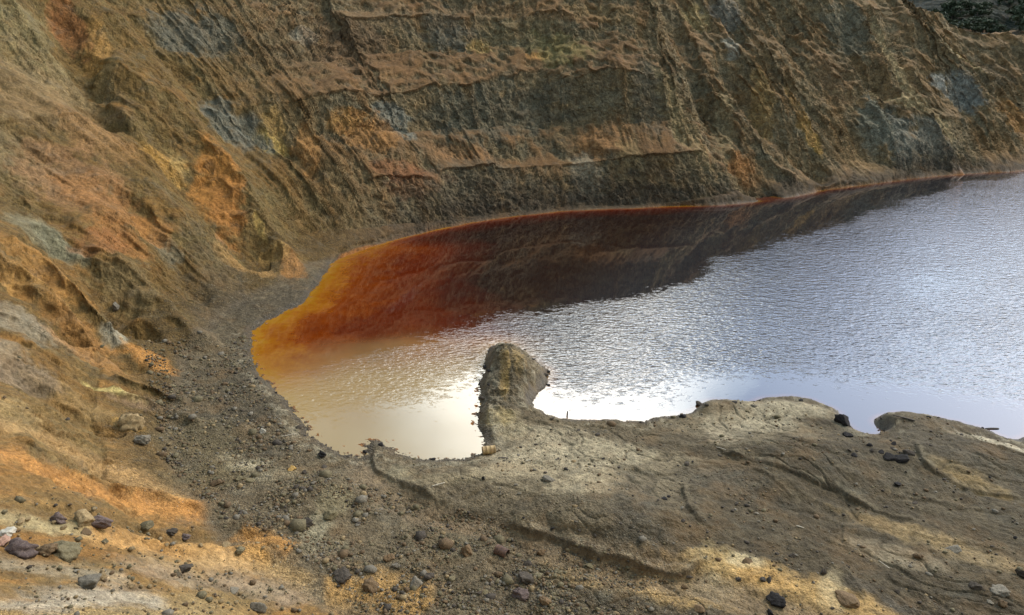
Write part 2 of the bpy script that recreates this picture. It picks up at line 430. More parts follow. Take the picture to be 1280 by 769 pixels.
# ------------------------------------------------------------------ colour patches (rock and mud colours, plus painted shade on the spit)
SPL = [  # u, v, half-length down the slope, half-width across (photo pixels at that distance), colour, strength
    (118, 62, 38, 11, (.38, .22, .07), .6), (130, 100, 26, 9, (.28, .21, .1), .5), (80, 25, 40, 12, (.27, .12, .045), .7),
    (205, 200, 26, 12, (.42, .25, .07), .65), (228, 205, 18, 8, (.40, .29, .12), .6), (270, 225, 50, 22, (.40, .19, .05), .75), (285, 265, 40, 16, (.36, .17, .05), .7),
    (335, 180, 18, 14, (.42, .31, .11), .8), (345, 150, 14, 10, (.36, .24, .09), .6), (385, 185, 28, 14, (.38, .21, .08), .7), (325, 282, 18, 4, (.50, .36, .13), .7),
    (365, 330, 22, 14, (.36, .19, .07), .7), (300, 330, 30, 12, (.4, .25, .10), .5), (345, 320, 16, 14, (.42, .27, .1), .6),
    (300, 160, 40, 22, (.15, .16, .14), .8), (245, 40, 30, 40, (.13, .135, .115), .7), (360, 60, 30, 60, (.16, .12, .07), .4), (385, 42, 10, 16, (.36, .33, .27), .6),
    (495, 150, 24, 18, (.20, .21, .19), .8), (560, 40, 18, 30, (.15, .15, .13), .6), (600, 58, 10, 12, (.42, .3, .13), .8), (670, 70, 6, 12, (.4, .22, .08), .7),
    (450, 45, 20, 30, (.13, .1, .065), .6), (440, 60, 30, 40, (.15, .095, .055), .5), (440, 150, 14, 26, (.34, .19, .06), .7), (470, 165, 24, 30, (.30, .16, .06), .7),
    (580, 195, 14, 40, (.27, .15, .07), .5), (500, 210, 14, 30, (.24, .11, .05), .6), (525, 225, 16, 40, (.2, .09, .045), .5), (740, 180, 26, 18, (.33, .18, .08), .7), (775, 170, 24, 14, (.30, .17, .08), .6),
    (735, 225, 34, 16, (.33, .29, .22), .8), (700, 60, 20, 30, (.24, .22, .09), .5), (650, 40, 22, 40, (.22, .19, .11), .4), (520, 20, 14, 100, (.21, .15, .09), .4),
    (620, 140, 30, 80, (.12, .12, .095), .6), (600, 235, 34, 60, (.14, .125, .095), .5), (790, 210, 40, 14, (.27, .2, .1), .5), (815, 120, 40, 20, (.13, .12, .095), .5),
    (870, 20, 18, 16, (.34, .27, .14), .7), (905, 10, 18, 18, (.2, .2, .19), .6), (915, 55, 16, 8, (.34, .33, .29), .8), (930, 210, 18, 14, (.36, .18, .07), .85), (940, 225, 10, 14, (.34, .19, .09), .5),
    (955, 120, 40, 12, (.33, .22, .09), .6), (1015, 165, 22, 9, (.42, .27, .09), .8), (1000, 140, 30, 8, (.34, .21, .08), .6), (1045, 90, 34, 16, (.24, .15, .08), .6), (1060, 180, 40, 20, (.3, .2, .1), .5),
    (1120, 80, 60, 7, (.4, .32, .19), .7), (1155, 130, 40, 6, (.42, .33, .19), .7), (1125, 165, 40, 22, (.19, .19, .165), .85), (1095, 150, 30, 16, (.2, .2, .16), .7), (1170, 180, 26, 18, (.2, .19, .16), .8), (1060, 40, 30, 24, (.15, .15, .12), .6),
    (1205, 115, 20, 16, (.22, .23, .22), .85), (1172, 100, 9, 7, (.5, .48, .44), .8), (1180, 105, 12, 3, (.6, .58, .55), .6), (1210, 75, 28, 10, (.40, .3, .13), .75), (1190, 62, 14, 8, (.38, .32, .22), .7), (1250, 40, 16, 40, (.28, .17, .09), .5), (1215, 40, 14, 14, (.3, .16, .09), .4), (1270, 150, 24, 18, (.34, .18, .06), .6),
    (1240, 90, 18, 30, (.2, .16, .11), .5), (850, 150, 60, 16, (.3, .24, .13), .5), (905, 150, 50, 10, (.3, .25, .15), .5), (690, 10, 10, 60, (.26, .16, .08), .5), (760, 15, 12, 40, (.28, .2, .1), .4),
    # left slope
    (40, 60, 60, 40, (.23, .2, .11), .6), (60, 120, 60, 60, (.25, .18, .1), .5), (120, 170, 40, 30, (.27, .16, .07), .6), (20, 190, 50, 30, (.20, .16, .09), .6), (90, 220, 50, 40, (.27, .155, .08), .6),
    (130, 250, 40, 26, (.30, .155, .06), .7), (50, 290, 30, 18, (.20, .19, .13), .7), (75, 305, 28, 12, (.2, .2, .14), .7), (150, 300, 36, 22, (.30, .15, .05), .7), (165, 345, 36, 22, (.2, .155, .08), .6), (205, 310, 20, 12, (.2, .19, .14), .6),
    (190, 290, 26, 14, (.36, .18, .06), .7), (80, 340, 60, 30, (.36, .2, .065), .7), (40, 350, 60, 20, (.36, .21, .07), .7), (100, 400, 50, 20, (.33, .175, .06), .6), (145, 412, 14, 14, (.34, .33, .27), .8), (60, 410, 40, 14, (.27, .2, .13), .6),
    (20, 400, 30, 24, (.26, .235, .18), .7), (10, 440, 40, 30, (.26, .22, .16), .7), (190, 450, 30, 16, (.45, .23, .07), .8), (110, 440, 40, 16, (.35, .19, .07), .6), (130, 300, 20, 30, (.27, .12, .05), .5),
    (150, 488, 30, 4, (.5, .42, .18), .8), (190, 505, 34, 8, (.28, .2, .13), .6), (100, 500, 40, 18, (.29, .2, .09), .6), (160, 530, 16, 10, (.36, .23, .07), .7), (178, 548, 6, 8, (.13, .15, .15), .8),
    (40, 470, 26, 24, (.22, .17, .12), .6), (20, 520, 18, 40, (.35, .27, .14), .6),
]
# foreground bands that follow the ground: line, half width px, colour, strength
BANDS = [
    ([(-20, 556), (60, 582), (130, 612), (200, 632), (265, 642)], 18, (.50, .235, .065), .9), ([(-20, 530), (80, 556), (160, 592), (240, 625)], 13, (.50, .30, .12), .6),
    ([(90, 668), (160, 676), (230, 684), (300, 690), (350, 700)], 15, (.52, .29, .10), .85), ([(290, 668), (340, 674), (372, 686)], 11, (.47, .245, .08), .8), ([(180, 700), (260, 704), (330, 712), (400, 730)], 12, (.54, .36, .17), .5),
    ([(-10, 640), (60, 655), (120, 660)], 12, (.44, .37, .2), .6), ([(-10, 700), (90, 712), (170, 722)], 16, (.42, .36, .25), .5), ([(170, 715), (260, 722), (340, 738), (380, 760)], 20, (.36, .28, .19), .6),
    ([(0, 760), (120, 745), (220, 755)], 22, (.50, .45, .35), .6), ([(400, 740), (470, 735), (540, 765)], 22, (.48, .29, .11), .7), ([(420, 695), (400, 690), (440, 705)], 9, (.19, .14, .1), .8),
]
MUD = [  # centre px, half sizes px along u and v, colour, strength
    (740, 585, 130, 50, (.265, .235, .185), .5), (930, 530, 90, 26, (.27, .24, .19), .45),
    (690, 560, 70, 34, (.34, .31, .255), .85), (640, 590, 70, 16, (.31, .275, .215), .7), (730, 610, 50, 26, (.31, .28, .225), .6), (760, 560, 60, 18, (.32, .295, .24), .7), (630, 530, 26, 18, (.31, .28, .215), .6),
    (630, 465, 7, 26, (.40, .29, .13), .85), (650, 455, 10, 14, (.34, .25, .12), .5), (620, 520, 22, 10, (.32, .26, .13), .6), (618, 455, 14, 30, (.14, .12, .09), .6),  # spit; the last patch paints its shaded left side dark
    (905, 530, 28, 22, (.34, .31, .26), .7), (960, 520, 40, 16, (.34, .315, .265), .75), (1000, 510, 40, 10, (.36, .335, .28), .7), (640, 655, 70, 12, (.13, .115, .08), .4), (790, 640, 30, 50, (.13, .115, .095), .7), (760, 690, 50, 16, (.13, .115, .09), .6), (820, 690, 40, 16, (.12, .105, .085), .7),
    (960, 738, 150, 30, (.32, .225, .115), .75), (760, 725, 90, 14, (.30, .215, .115), .5),
    (900, 700, 36, 16, (.42, .34, .2), .65), (930, 720, 80, 26, (.38, .275, .14), .65), (1000, 740, 90, 26, (.36, .25, .12), .65), (850, 735, 60, 20, (.44, .31, .15), .75), (780, 712, 50, 10, (.40, .28, .14), .65), (710, 700, 36, 12, (.38, .27, .14), .55), (1060, 755, 60, 20, (.40, .28, .14), .6),
    (930, 700, 22, 10, (.52, .46, .34), .7), (890, 730, 26, 14, (.5, .45, .34), .6), (1040, 740, 18, 26, (.5, .44, .32), .5), (1120, 755, 22, 10, (.14, .125, .11), .7), (1075, 730, 24, 8, (.13, .11, .09), .7), (960, 725, 36, 12, (.38, .24, .1), .65),
    (1225, 608, 40, 8, (.30, .22, .11), .45), (1190, 590, 34, 7, (.30, .23, .13), .35), (1250, 552, 50, 4, (.48, .46, .42), .85), (1200, 545, 20, 4, (.44, .41, .36), .6), (1130, 660, 90, 10, (.31, .235, .135), .6), (1200, 685, 90, 14, (.28, .22, .14), .6), (1180, 560, 60, 18, (.15, .13, .105), .6),
    (1120, 690, 60, 14, (.30, .265, .215), .5), (1100, 590, 80, 20, (.16, .14, .11), .5), (900, 600, 60, 18, (.17, .15, .125), .5), (1150, 530, 36, 12, (.20, .165, .125), .6), (560, 600, 50, 10, (.24, .21, .155), .6), (500, 590, 20, 14, (.27, .25, .19), .6),
    (310, 568, 26, 8, (.38, .355, .29), .8), (290, 556, 18, 6, (.33, .31, .25), .6), (340, 580, 40, 10, (.25, .235, .19), .5), (390, 645, 24, 16, (.34, .33, .27), .55), (400, 665, 30, 12, (.26, .25, .2), .5), (330, 540, 40, 20, (.12, .1, .075), .6), (300, 470, 22, 60, (.12, .105, .08), .7), (330, 500, 20, 20, (.12, .1, .075), .7),
    (455, 590, 8, 16, (.27, .225, .165), .8), (250, 590, 60, 20, (.2, .165, .09), .5), (250, 540, 60, 24, (.2, .17, .095), .5), (420, 625, 26, 14, (.26, .24, .17), .5), (690, 745, 50, 20, (.19, .165, .125), .5), (770, 745, 50, 14, (.16, .15, .125), .6), (660, 665, 14, 6, (.42, .35, .25), .5), (560, 680, 60, 20, (.21, .185, .125), .4),
    (280, 480, 60, 50, (.13, .112, .085), .5), (360, 360, 26, 16, (.14, .12, .095), .6), (275, 380, 40, 40, (.15, .125, .09), .5), (330, 375, 40, 16, (.13, .11, .085), .6), (395, 340, 10, 10, (.15, .135, .11), .6), (680, 640, 120, 8, (.14, .12, .09), .5),
]

def build_terrain():
    # columns of the sheet fan out from under the camera; each one is sampled where the ground turns towards the eye
    az = np.concatenate([np.linspace(-180, -60, 26)[:-1], np.linspace(-60, -43, 24)[:-1], np.linspace(-43, 43, 1080), np.linspace(43, 60, 24)[1:], np.linspace(60, 180, 26)[1:-1]])
    NR = 1320
    ci = np.unique(np.concatenate([np.arange(0, len(az), 9), [len(az) - 1]]))
    rf = 2.0 * (1100 / 2.0) ** (np.arange(3600) / 3599.0)
    rf = np.sort(np.concatenate([rf, np.linspace(20, 240, 1800)]))
    rows = np.empty((len(ci), NR), F32)
    for j, c in enumerate(ci):
        a = math.radians(az[c])
        x = np.sin(a) * rf; y = np.cos(a) * rf
        z = macro(x.astype(F32), y.astype(F32))
        dr = np.diff(rf); dz = np.diff(z)
        dist = np.sqrt(rf ** 2 + (z - 30) ** 2)
        rm = 0.5 * (dist[1:] + dist[:-1])
        el = np.arctan2(z - 30, rf)
        vis = np.abs(np.diff(el)) + 0.12 * np.sqrt(dr ** 2 + dz ** 2) / rm
        zz = 0.5 * (z[1:] + z[:-1]); rr = 0.5 * (rf[1:] + rf[:-1])
        elm = 0.5 * (el[1:] + el[:-1])
        wt = np.where(elm > math.radians(7), 0.12, 1.0)                 # above the frame
        wt = np.where(zz < -0.3, 0.05, wt)                               # lake bed
        wt = np.where(elm < math.radians(-47), 0.1, wt)
        wt = np.where(rr > 300, wt * 0.4, wt)
        cum = np.concatenate([[0], np.cumsum(vis * wt)])
        cum = cum / cum[-1] * 0.97 + 0.03 * np.arange(len(rf)) / (len(rf) - 1)
        rows[j] = np.interp(np.linspace(0, 1, NR), cum, rf)
    # soften the change between neighbouring columns
    k = np.array([.25, .5, .25])
    for _ in range(3):
        p = np.pad(rows, ((1, 1), (0, 0)), mode='edge'); rows = p[:-2] * .25 + p[1:-1] * .5 + p[2:] * .25
    R = np.empty((len(az), NR), F32)
    for i in range(NR):
        R[:, i] = np.interp(np.arange(len(az)), ci, rows[:, i])
    A = np.radians(az)[:, None]
    X = (np.sin(A) * R).astype(F32); Y = (np.cos(A) * R).astype(F32)
    nc = len(az)
    Z, I = height(X.ravel(), Y.ravel(), True)
    X = X.ravel(); Y = Y.ravel()
    # slope
    Zg = Z.reshape(nc, NR); Xg = X.reshape(nc, NR); Yg = Y.reshape(nc, NR)
    def dd(a): return np.gradient(a, axis=0), np.gradient(a, axis=1)
    xa, xr = dd(Xg); ya, yr = dd(Yg); za, zr = dd(Zg)
    nx = ya * zr - za * yr; ny = za * xr - xa * zr; nz = xa * yr - ya * xr
    nl = np.sqrt(nx ** 2 + ny ** 2 + nz ** 2) + 1e-9
    NZ = np.abs(nz / nl).ravel()
    colr, masks = paint(X, Y, Z, NZ, I)
    co = np.stack([X, Y, Z], 1).astype(F32)
    apex = np.array([[0, 0, float(height(np.array([0.0]), np.array([0.0]))[0])]], F32)
    co = np.concatenate([co, apex])
    idx = np.arange(nc * NR).reshape(nc, NR)
    nxt = np.roll(idx, -1, axis=0)
    q = np.stack([idx[:, :-1], idx[:, 1:], nxt[:, 1:], nxt[:, :-1]], -1).reshape(-1, 4)
    q = q[:, ::-1]
    ap = len(co) - 1
    t = np.stack([np.full(nc, ap), nxt[:, 0], idx[:, 0]], 1)[:, ::-1]
    me = bpy.data.meshes.new('terrain')
    nq, nt = len(q), len(t)
    me.vertices.add(len(co)); me.vertices.foreach_set('co', co.ravel())
    lv = np.concatenate([q.ravel(), t.ravel()]).astype(np.int32)
    me.loops.add(len(lv)); me.loops.foreach_set('vertex_index', lv)
    me.polygons.add(nq + nt)
    ls = np.concatenate([np.arange(nq) * 4, nq * 4 + np.arange(nt) * 3]).astype(np.int32)
    me.polygons.foreach_set('loop_start', ls)
    me.polygons.foreach_set('use_smooth', np.ones(nq + nt, bool))
    me.update(calc_edges=True)
    rgba = np.ones((len(co), 4), F32); rgba[:-1, :3] = colr; rgba[-1, :3] = (.3, .25, .18)
    at = me.color_attributes.new('Ground', 'FLOAT_COLOR', 'POINT'); at.data.foreach_set('color', rgba.ravel())
    mk = np.zeros((len(co), 4), F32); mk[:-1] = masks
    at = me.color_attributes.new('Kind', 'FLOAT_COLOR', 'POINT'); at.data.foreach_set('color', mk.ravel())
    ob = bpy.data.objects.new('terrain', me); COL.objects.link(ob)
    ob['kind'] = 'structure'
    return ob

def blend(c, m, col):
    col = np.asarray(col, F32)
    return c * (1 - m)[:, None] + col[None, :] * m[:, None]

def paint(X, Y, Z, NZ, I):
    n = len(X)
    s, d, sd, rock = I['s'], I['d'], I['sd'], I['rock']
    n1 = fbm2(X * 0.09, Y * 0.09 + Z * 0.11, 4); n2 = fbm2(X * 0.3 + 50, Y * 0.3 + Z * 0.37, 4); n3 = fbm2(s * 0.35, d * 0.05 + Z * 0.03, 3)
    n4 = fbm2(X * 1.1 + 9, Y * 1.1 - Z * 1.3, 3); n5 = fbm2(s * 1.1 + n2 * 2, d * 0.09 + Z * .05, 3)
    # mud and gravel of the pit floor
    c = np.tile(np.array([.150, .121, .084], F32), (n, 1))
    c = blend(c, sstep(-.1, .5, n1) * .5, (.185, .152, .108)); c = blend(c, sstep(.05, .5, n2) * .4, (.105, .086, .063)); c = blend(c, sstep(.1, .5, n4) * .4, (.21, .175, .125))
    fs = sstep(.05, .6, I['flow'] + .4 * n2); c = blend(c, fs * .45 * sstep(-14, 2, X), (.23, .195, .145)); c = blend(c, sstep(-.05, -.5, I['flow'] + .3 * n4) * .4 * sstep(-14, 2, X), (.095, .08, .06))
    grav = np.zeros(n, F32)
    # walls
    wallm = sstep(-0.4, 1.2, d + 0.8 * n2)
    steep = sstep(.86, .56, NZ + 0.16 * n2 + .10 * n4 + .10 * n3)
    tal = np.tile(np.array([.175, .118, .068], F32), (n, 1))
    tal = blend(tal, sstep(-.1, .4, n3) * .6, (.215, .13, .065)); tal = blend(tal, sstep(.1, .5, n2) * .5, (.17, .125, .085)); tal = blend(tal, sstep(.1, .5, -n3 + .3 * n4) * .4, (.24, .19, .115))
    rk = np.tile(np.array([.205, .18, .125], F32), (n, 1))
    rk = blend(rk, sstep(-.05, .35, n1) * .7, (.175, .178, .142)); rk = blend(rk, sstep(.05, .4, n2) * .6, (.235, .19, .115)); rk = blend(rk, sstep(.1, .45, n3) * .5, (.25, .165, .08)); rk = blend(rk, sstep(.2, .5, n4) * .4, (.27, .24, .18))
    tal = blend(tal, sstep(.05, .5, n5) * .3, (.29, .19, .10)); tal = blend(tal, sstep(.05, .5, -n5) * .3, (.15, .10, .06))
    rk = blend(rk, sstep(.1, .5, n5) * .25, (.25, .19, .11)); rk = blend(rk, sstep(.1, .5, -n5) * .25, (.13, .12, .095))
    w = tal * (1 - steep)[:, None] + rk * steep[:, None]
    # upper edges of the rock faces are stained yellow-brown
    # left side is more orange
    lf = (1 - I['far'])
    lo = np.tile(np.array([.25, .165, .083], F32), (n, 1))
    lo = blend(lo, sstep(-.05, .45, .6 * n1 + .9 * n5) * .75, (.31, .17, .066)); lo = blend(lo, sstep(.0, .4, n2) * .55, (.25, .2, .125)); lo = blend(lo, sstep(.15, .5, n4) * .4, (.36, .27, .15)); lo = blend(lo, sstep(.0, .35, -.6 * n1 + .9 * n3) * .6, (.19, .155, .095)); lo = blend(lo, sstep(.05, .35, n2 - .5 * n5) * .5, (.14, .125, .09))
    lo = blend(lo, sstep(.05, .5, n5) * .5, (.37, .22, .09)); lo = blend(lo, sstep(.05, .5, -n5) * .5, (.21, .125, .06))
    lo = lo * (1 - .55 * steep)[:, None] + (blend(rk * 1.15, sstep(-.2, .3, n3), (.27, .18, .09))) * (.55 * steep)[:, None]
    w = w * (1 - lf * .8)[:, None] + lo * (lf * .8)[:, None]
    rt = I['right']
    w = w * (1 - rt * .45)[:, None] + blend(rk * 1.1, sstep(-.1, .3, n3), (.27, .2, .115)) * (rt * .45)[:, None]
    # near slope: pale tan grit
    fgm = sstep(36, 20, np.hypot(X, Y) + 7 * n1 + 5 * sstep(-14, -22, X))
    w = blend(w, fgm * .8, (.40, .315, .195)); w = blend(w, fgm * sstep(-.1, .4, n2) * .6, (.33, .28, .2)); w = blend(w, fgm * sstep(.05, .4, n4) * .5, (.30, .22, .12))
    # dark gravel apron on the left
    apr = (1 - I['far']) * sstep(6.0, 1.5, d + 3.5 * n2 + 2.5 * n1 - 2.2 * sstep(toe_s((-29, 62)), toe_s((-31, 72)), s)) * sstep(S_FG - 6, S_FG + 8, s) * (1 - steep * .8)
    w = blend(w, apr * .8, (.15, .118, .078))
    tint = (1 - lf)[:, None] * np.array([.95, .80, .60], F32) + lf[:, None] * (np.array([1.0, .84, .52], F32) - sstep(35, 80, I['r'])[:, None] * np.array([.34, .275, .20], F32))
    tint = tint * (1 - fgm)[:, None] + fgm[:, None] * np.array([1.42, 1.24, .88], F32)
    w = w * tint
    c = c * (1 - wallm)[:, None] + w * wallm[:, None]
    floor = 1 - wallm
    lg = floor * I['left'] ; c = blend(c, lg * .7, (.145, .114, .076)); c = blend(c, lg * sstep(.1, .4, n4) * .6, (.225, .185, .13))
    # hills with scrub beyond the rim
    hm = I['hill'] * sstep(4, 9, I['top'] + 2 * n2)
    c = blend(c, hm, (.018, .022, .012)); c = blend(c, hm * sstep(-.1, .3, n4), (.010, .015, .008))
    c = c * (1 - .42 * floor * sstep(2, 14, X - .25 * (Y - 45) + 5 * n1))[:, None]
    # patches
    P = np.stack([X, Y, Z], 1)
    wp = np.stack([n2 * 1.4 + n4 * .7, n4 * 1.2 + n1 * .8], 1)
    for (u, v, a, b, colr, st) in SPL:
        p = drop(u, v); k = np.linalg.norm(p - CAM) / FPX
        a *= k * 1.25; b *= k * 1.2
        m = np.nonzero((np.abs(X - p[0]) < 2.2 * (a + b)) & (np.abs(Y - p[1]) < 2.2 * (a + b)))[0]
        dn, ac, nn = slope_dir(p, 2.0)
        q = P[m] - p.astype(F32)
        qa = q @ dn.astype(F32) / a; qb = q @ ac.astype(F32) / b; qn = q @ nn.astype(F32) / (a + b)
        g = qa ** 2 + qb ** 2 + qn ** 2 * .4
        f = sstep(1.4, .45, g + .9 * wp[m, 0] + .6 * n3[m] + .4 * n5[m]) * min(1, st * 1.1)
        c[m] = blend(c[m], f * (1.0 + .4 * np.clip(n4[m], -.5, .2)), np.array(colr) * np.array([1.02, .94, .80]))
    for pts, hw, colr, st in BANDS:
        Q = catmull(np.array([drop(u, v) for u, v in pts])[:, :2], 5)
        k = np.linalg.norm(drop(*pts[len(pts) // 2]) - CAM) / FPX * 1.6
        f = LineField(Q, hw * k * 2.2, 0.25)
        i, D, Aa, S = f.at(X, Y)
        if len(i):
            g = sstep(1.5, .15, Aa / (hw * k) + .55 * n2[i] + .6 * n4[i]) * st * sstep(0, .08 * f.L, S) * sstep(f.L, .9 * f.L, S)
            c[i] = blend(c[i], g, colr)
    fl = sstep(2.5, -.5, d) * (sd > -1)
    for (u, v, a, b, colr, st) in MUD:
        p = on_level(u, v, 0.8 if v > 500 and u > 400 else 1.5)
        pu = on_level(u + a, v, p[2]); pv = on_level(u, v + b, p[2])
        ru = np.linalg.norm(pu - p); rv = np.linalg.norm(on_level(u, v - b, p[2]) - pv) / 2
        R_ = 2.0 * max(ru, rv)
        m = np.nonzero((np.abs(X - p[0]) < R_) & (np.abs(Y - p[1]) < R_))[0]
        if not len(m): continue
        dv = p[:2] / np.linalg.norm(p[:2]); du = np.array([dv[1], -dv[0]])
        qx = X[m] - p[0]; qy = Y[m] - p[1]
        g = ((qx * du[0] + qy * du[1]) / ru) ** 2 + ((qx * dv[0] + qy * dv[1]) / rv) ** 2
        f = sstep(1.45, .25, g + .8 * n2[m] + .9 * n4[m] + .2 * n1[m] - (.55 * I['flow'][m] if u > 560 else 0)) * st
        c[m] = blend(c[m], f * np.clip(fl[m] + .6, 0, 1) * (.9 + .5 * np.clip(n4[m], -.5, .3)), np.array(colr) * (np.array([1.25, 1.2, 1.13]) if sum(colr) > .55 else .72))
    # stream bed and rills; little banks get a dark line and a pale lip
    c = blend(c, I['stream'] * .8, (.20, .15, .10))
    c = blend(c, I['rill'] * .55, (.098, .082, .062))
    c = blend(c, np.clip(I['lip'], 0, 1) * .5 * sstep(-.3, .3, n4), (.30, .265, .205)); c = blend(c, np.clip(I['scarp'], 0, 1) * .7, (.085, .07, .054))
    # wet rim and iron crust on the shore
    rim = sstep(.9, .2, sd + .5 * n4) * sstep(-.6, -.1, sd) * floor
    c = blend(c, rim * .75, (.075, .062, .048))
    crust = sstep(.6, .9, sd + .5 * n4) * sstep(2.4, 1.0, sd + .8 * n2) * floor * sstep(-.15, .25, n2 + n4) * (Y < 75)
    c = blend(c, crust * .6, (.34, .31, .255))
    farshore = sstep(.7, .1, np.abs(sd + 0.1 + .4 * n2)) * I['far']
    c = blend(c, farshore * .75, (.13, .062, .026))
    c = blend(c, I['far'] * sstep(5.5, 1.0, d + 2 * n2) * sstep(0, .6, sd) * .9, (.066, .048, .03))
    bed = sstep(-.05, -.5, sd)
    c = blend(c, bed, (.3, .12, .03))
    c = c * (1 + (np.array([1.0, .94, .77], F32) - 1) * floor[:, None])
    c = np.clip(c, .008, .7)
    # masks: rock relief, gravel grain, wetness, near grit
    gr = np.clip(.35 + floor * .2 + lg * .6 + apr * .7 + fgm * .5 + sstep(8, 0, Y - 36 + np.abs(X) * .2) * floor * .5, 0, 1) * (1 - .6 * steep)
    gr = gr * (1 - .55 * sstep(5, 15, X) * floor)
    wet = np.clip(rim + .0, 0, 1) + I['stream'] * .4
    mk = np.stack([np.clip(np.maximum(wallm * (.10 + .12 * (1 - I['far']) * (1 - fgm) + .9 * steep) * (1 - .5 * fgm) * (.5 + .5 * I['far']), .4 * I['spit']), 0, 1) * (1 - hm), gr, np.clip(wet, 0, 1), fgm], 1)
    return c, mk.astype(F32)

# ------------------------------------------------------------------ node helpers
class NT:
    def __init__(self, tree):
        self.t = tree; self.n = tree.nodes; self.l = tree.links
        self.n.clear()
    def new(self, kind, **kw):
        nd = self.n.new(kind)
        for k, v in kw.items():
            if k.startswith('_'):
                continue
            setattr(nd, k, v)
        return nd
    def set(self, nd, **kw):
        for k, v in kw.items():
            s = nd.inputs[k.replace('_', ' ')]
            self.put(s, v)
        return nd
    def put(self, s, v):
        if isinstance(v, bpy.types.NodeSocket):
            self.l.new(v, s)
        else:
            s.default_value = v
    def math(self, op, a, b=None, c=None, clamp=False):
        nd = self.n.new('ShaderNodeMath'); nd.operation = op; nd.use_clamp = clamp
        self.put(nd.inputs[0], a)
        if b is not None: self.put(nd.inputs[1], b)
        if c is not None: self.put(nd.inputs[2], c)
        return nd.outputs[0]
    def vmath(self, op, a, b=None, scale=None):
        nd = self.n.new('ShaderNodeVectorMath'); nd.operation = op
        self.put(nd.inputs[0], a)
        if b is not None: self.put(nd.inputs[1], b)
        if scale is not None: self.put(nd.inputs['Scale'], scale)
        return nd.outputs['Value'] if op in ('DOT_PRODUCT', 'LENGTH') else nd.outputs[0]
    def noise(self, vec, scale, detail=4, rough=0.55, dist=0.0, kind='FBM'):
        nd = self.n.new('ShaderNodeTexNoise'); nd.noise_type = kind
        self.put(nd.inputs['Vector'], vec); nd.inputs['Scale'].default_value = scale
        nd.inputs['Detail'].default_value = detail; nd.inputs['Roughness'].default_value = rough; nd.inputs['Distortion'].default_value = dist
        return nd.outputs['Fac']
    def voro(self, vec, scale, feat='F1', out='Distance', rnd=1.0):
        nd = self.n.new('ShaderNodeTexVoronoi'); nd.feature = feat
        self.put(nd.inputs['Vector'], vec); nd.inputs['Scale'].default_value = scale; nd.inputs['Randomness'].default_value = rnd
        return nd.outputs[out]
    def ramp(self, fac, stops, interp='LINEAR'):
        nd = self.n.new('ShaderNodeValToRGB'); nd.color_ramp.interpolation = interp
        e = nd.color_ramp.elements
        while len(e) < len(stops): e.new(0.5)
        for el, (p, c) in zip(e, stops):
            el.position = p; el.color = (c[0], c[1], c[2], 1) if not isinstance(c, (int, float)) else (c, c, c, 1)
        self.put(nd.inputs[0], fac)
        return nd.outputs[0]
    def mix(self, fac, a, b, mode='MIX'):
        nd = self.n.new('ShaderNodeMix'); nd.data_type = 'RGBA'; nd.blend_type = mode
        self.put(nd.inputs[0], fac); self.put(nd.inputs[6], a); self.put(nd.inputs[7], b)
        return nd.outputs[2]
    def maprange(self, v, a, b, c=0.0, d=1.0):
        nd = self.n.new('ShaderNodeMapRange'); self.put(nd.inputs[0], v)
        for i, k in enumerate((a, b, c, d)): nd.inputs[i + 1].default_value = k
        return nd.outputs[0]

def rgb(c): return (c[0], c[1], c[2], 1.0)

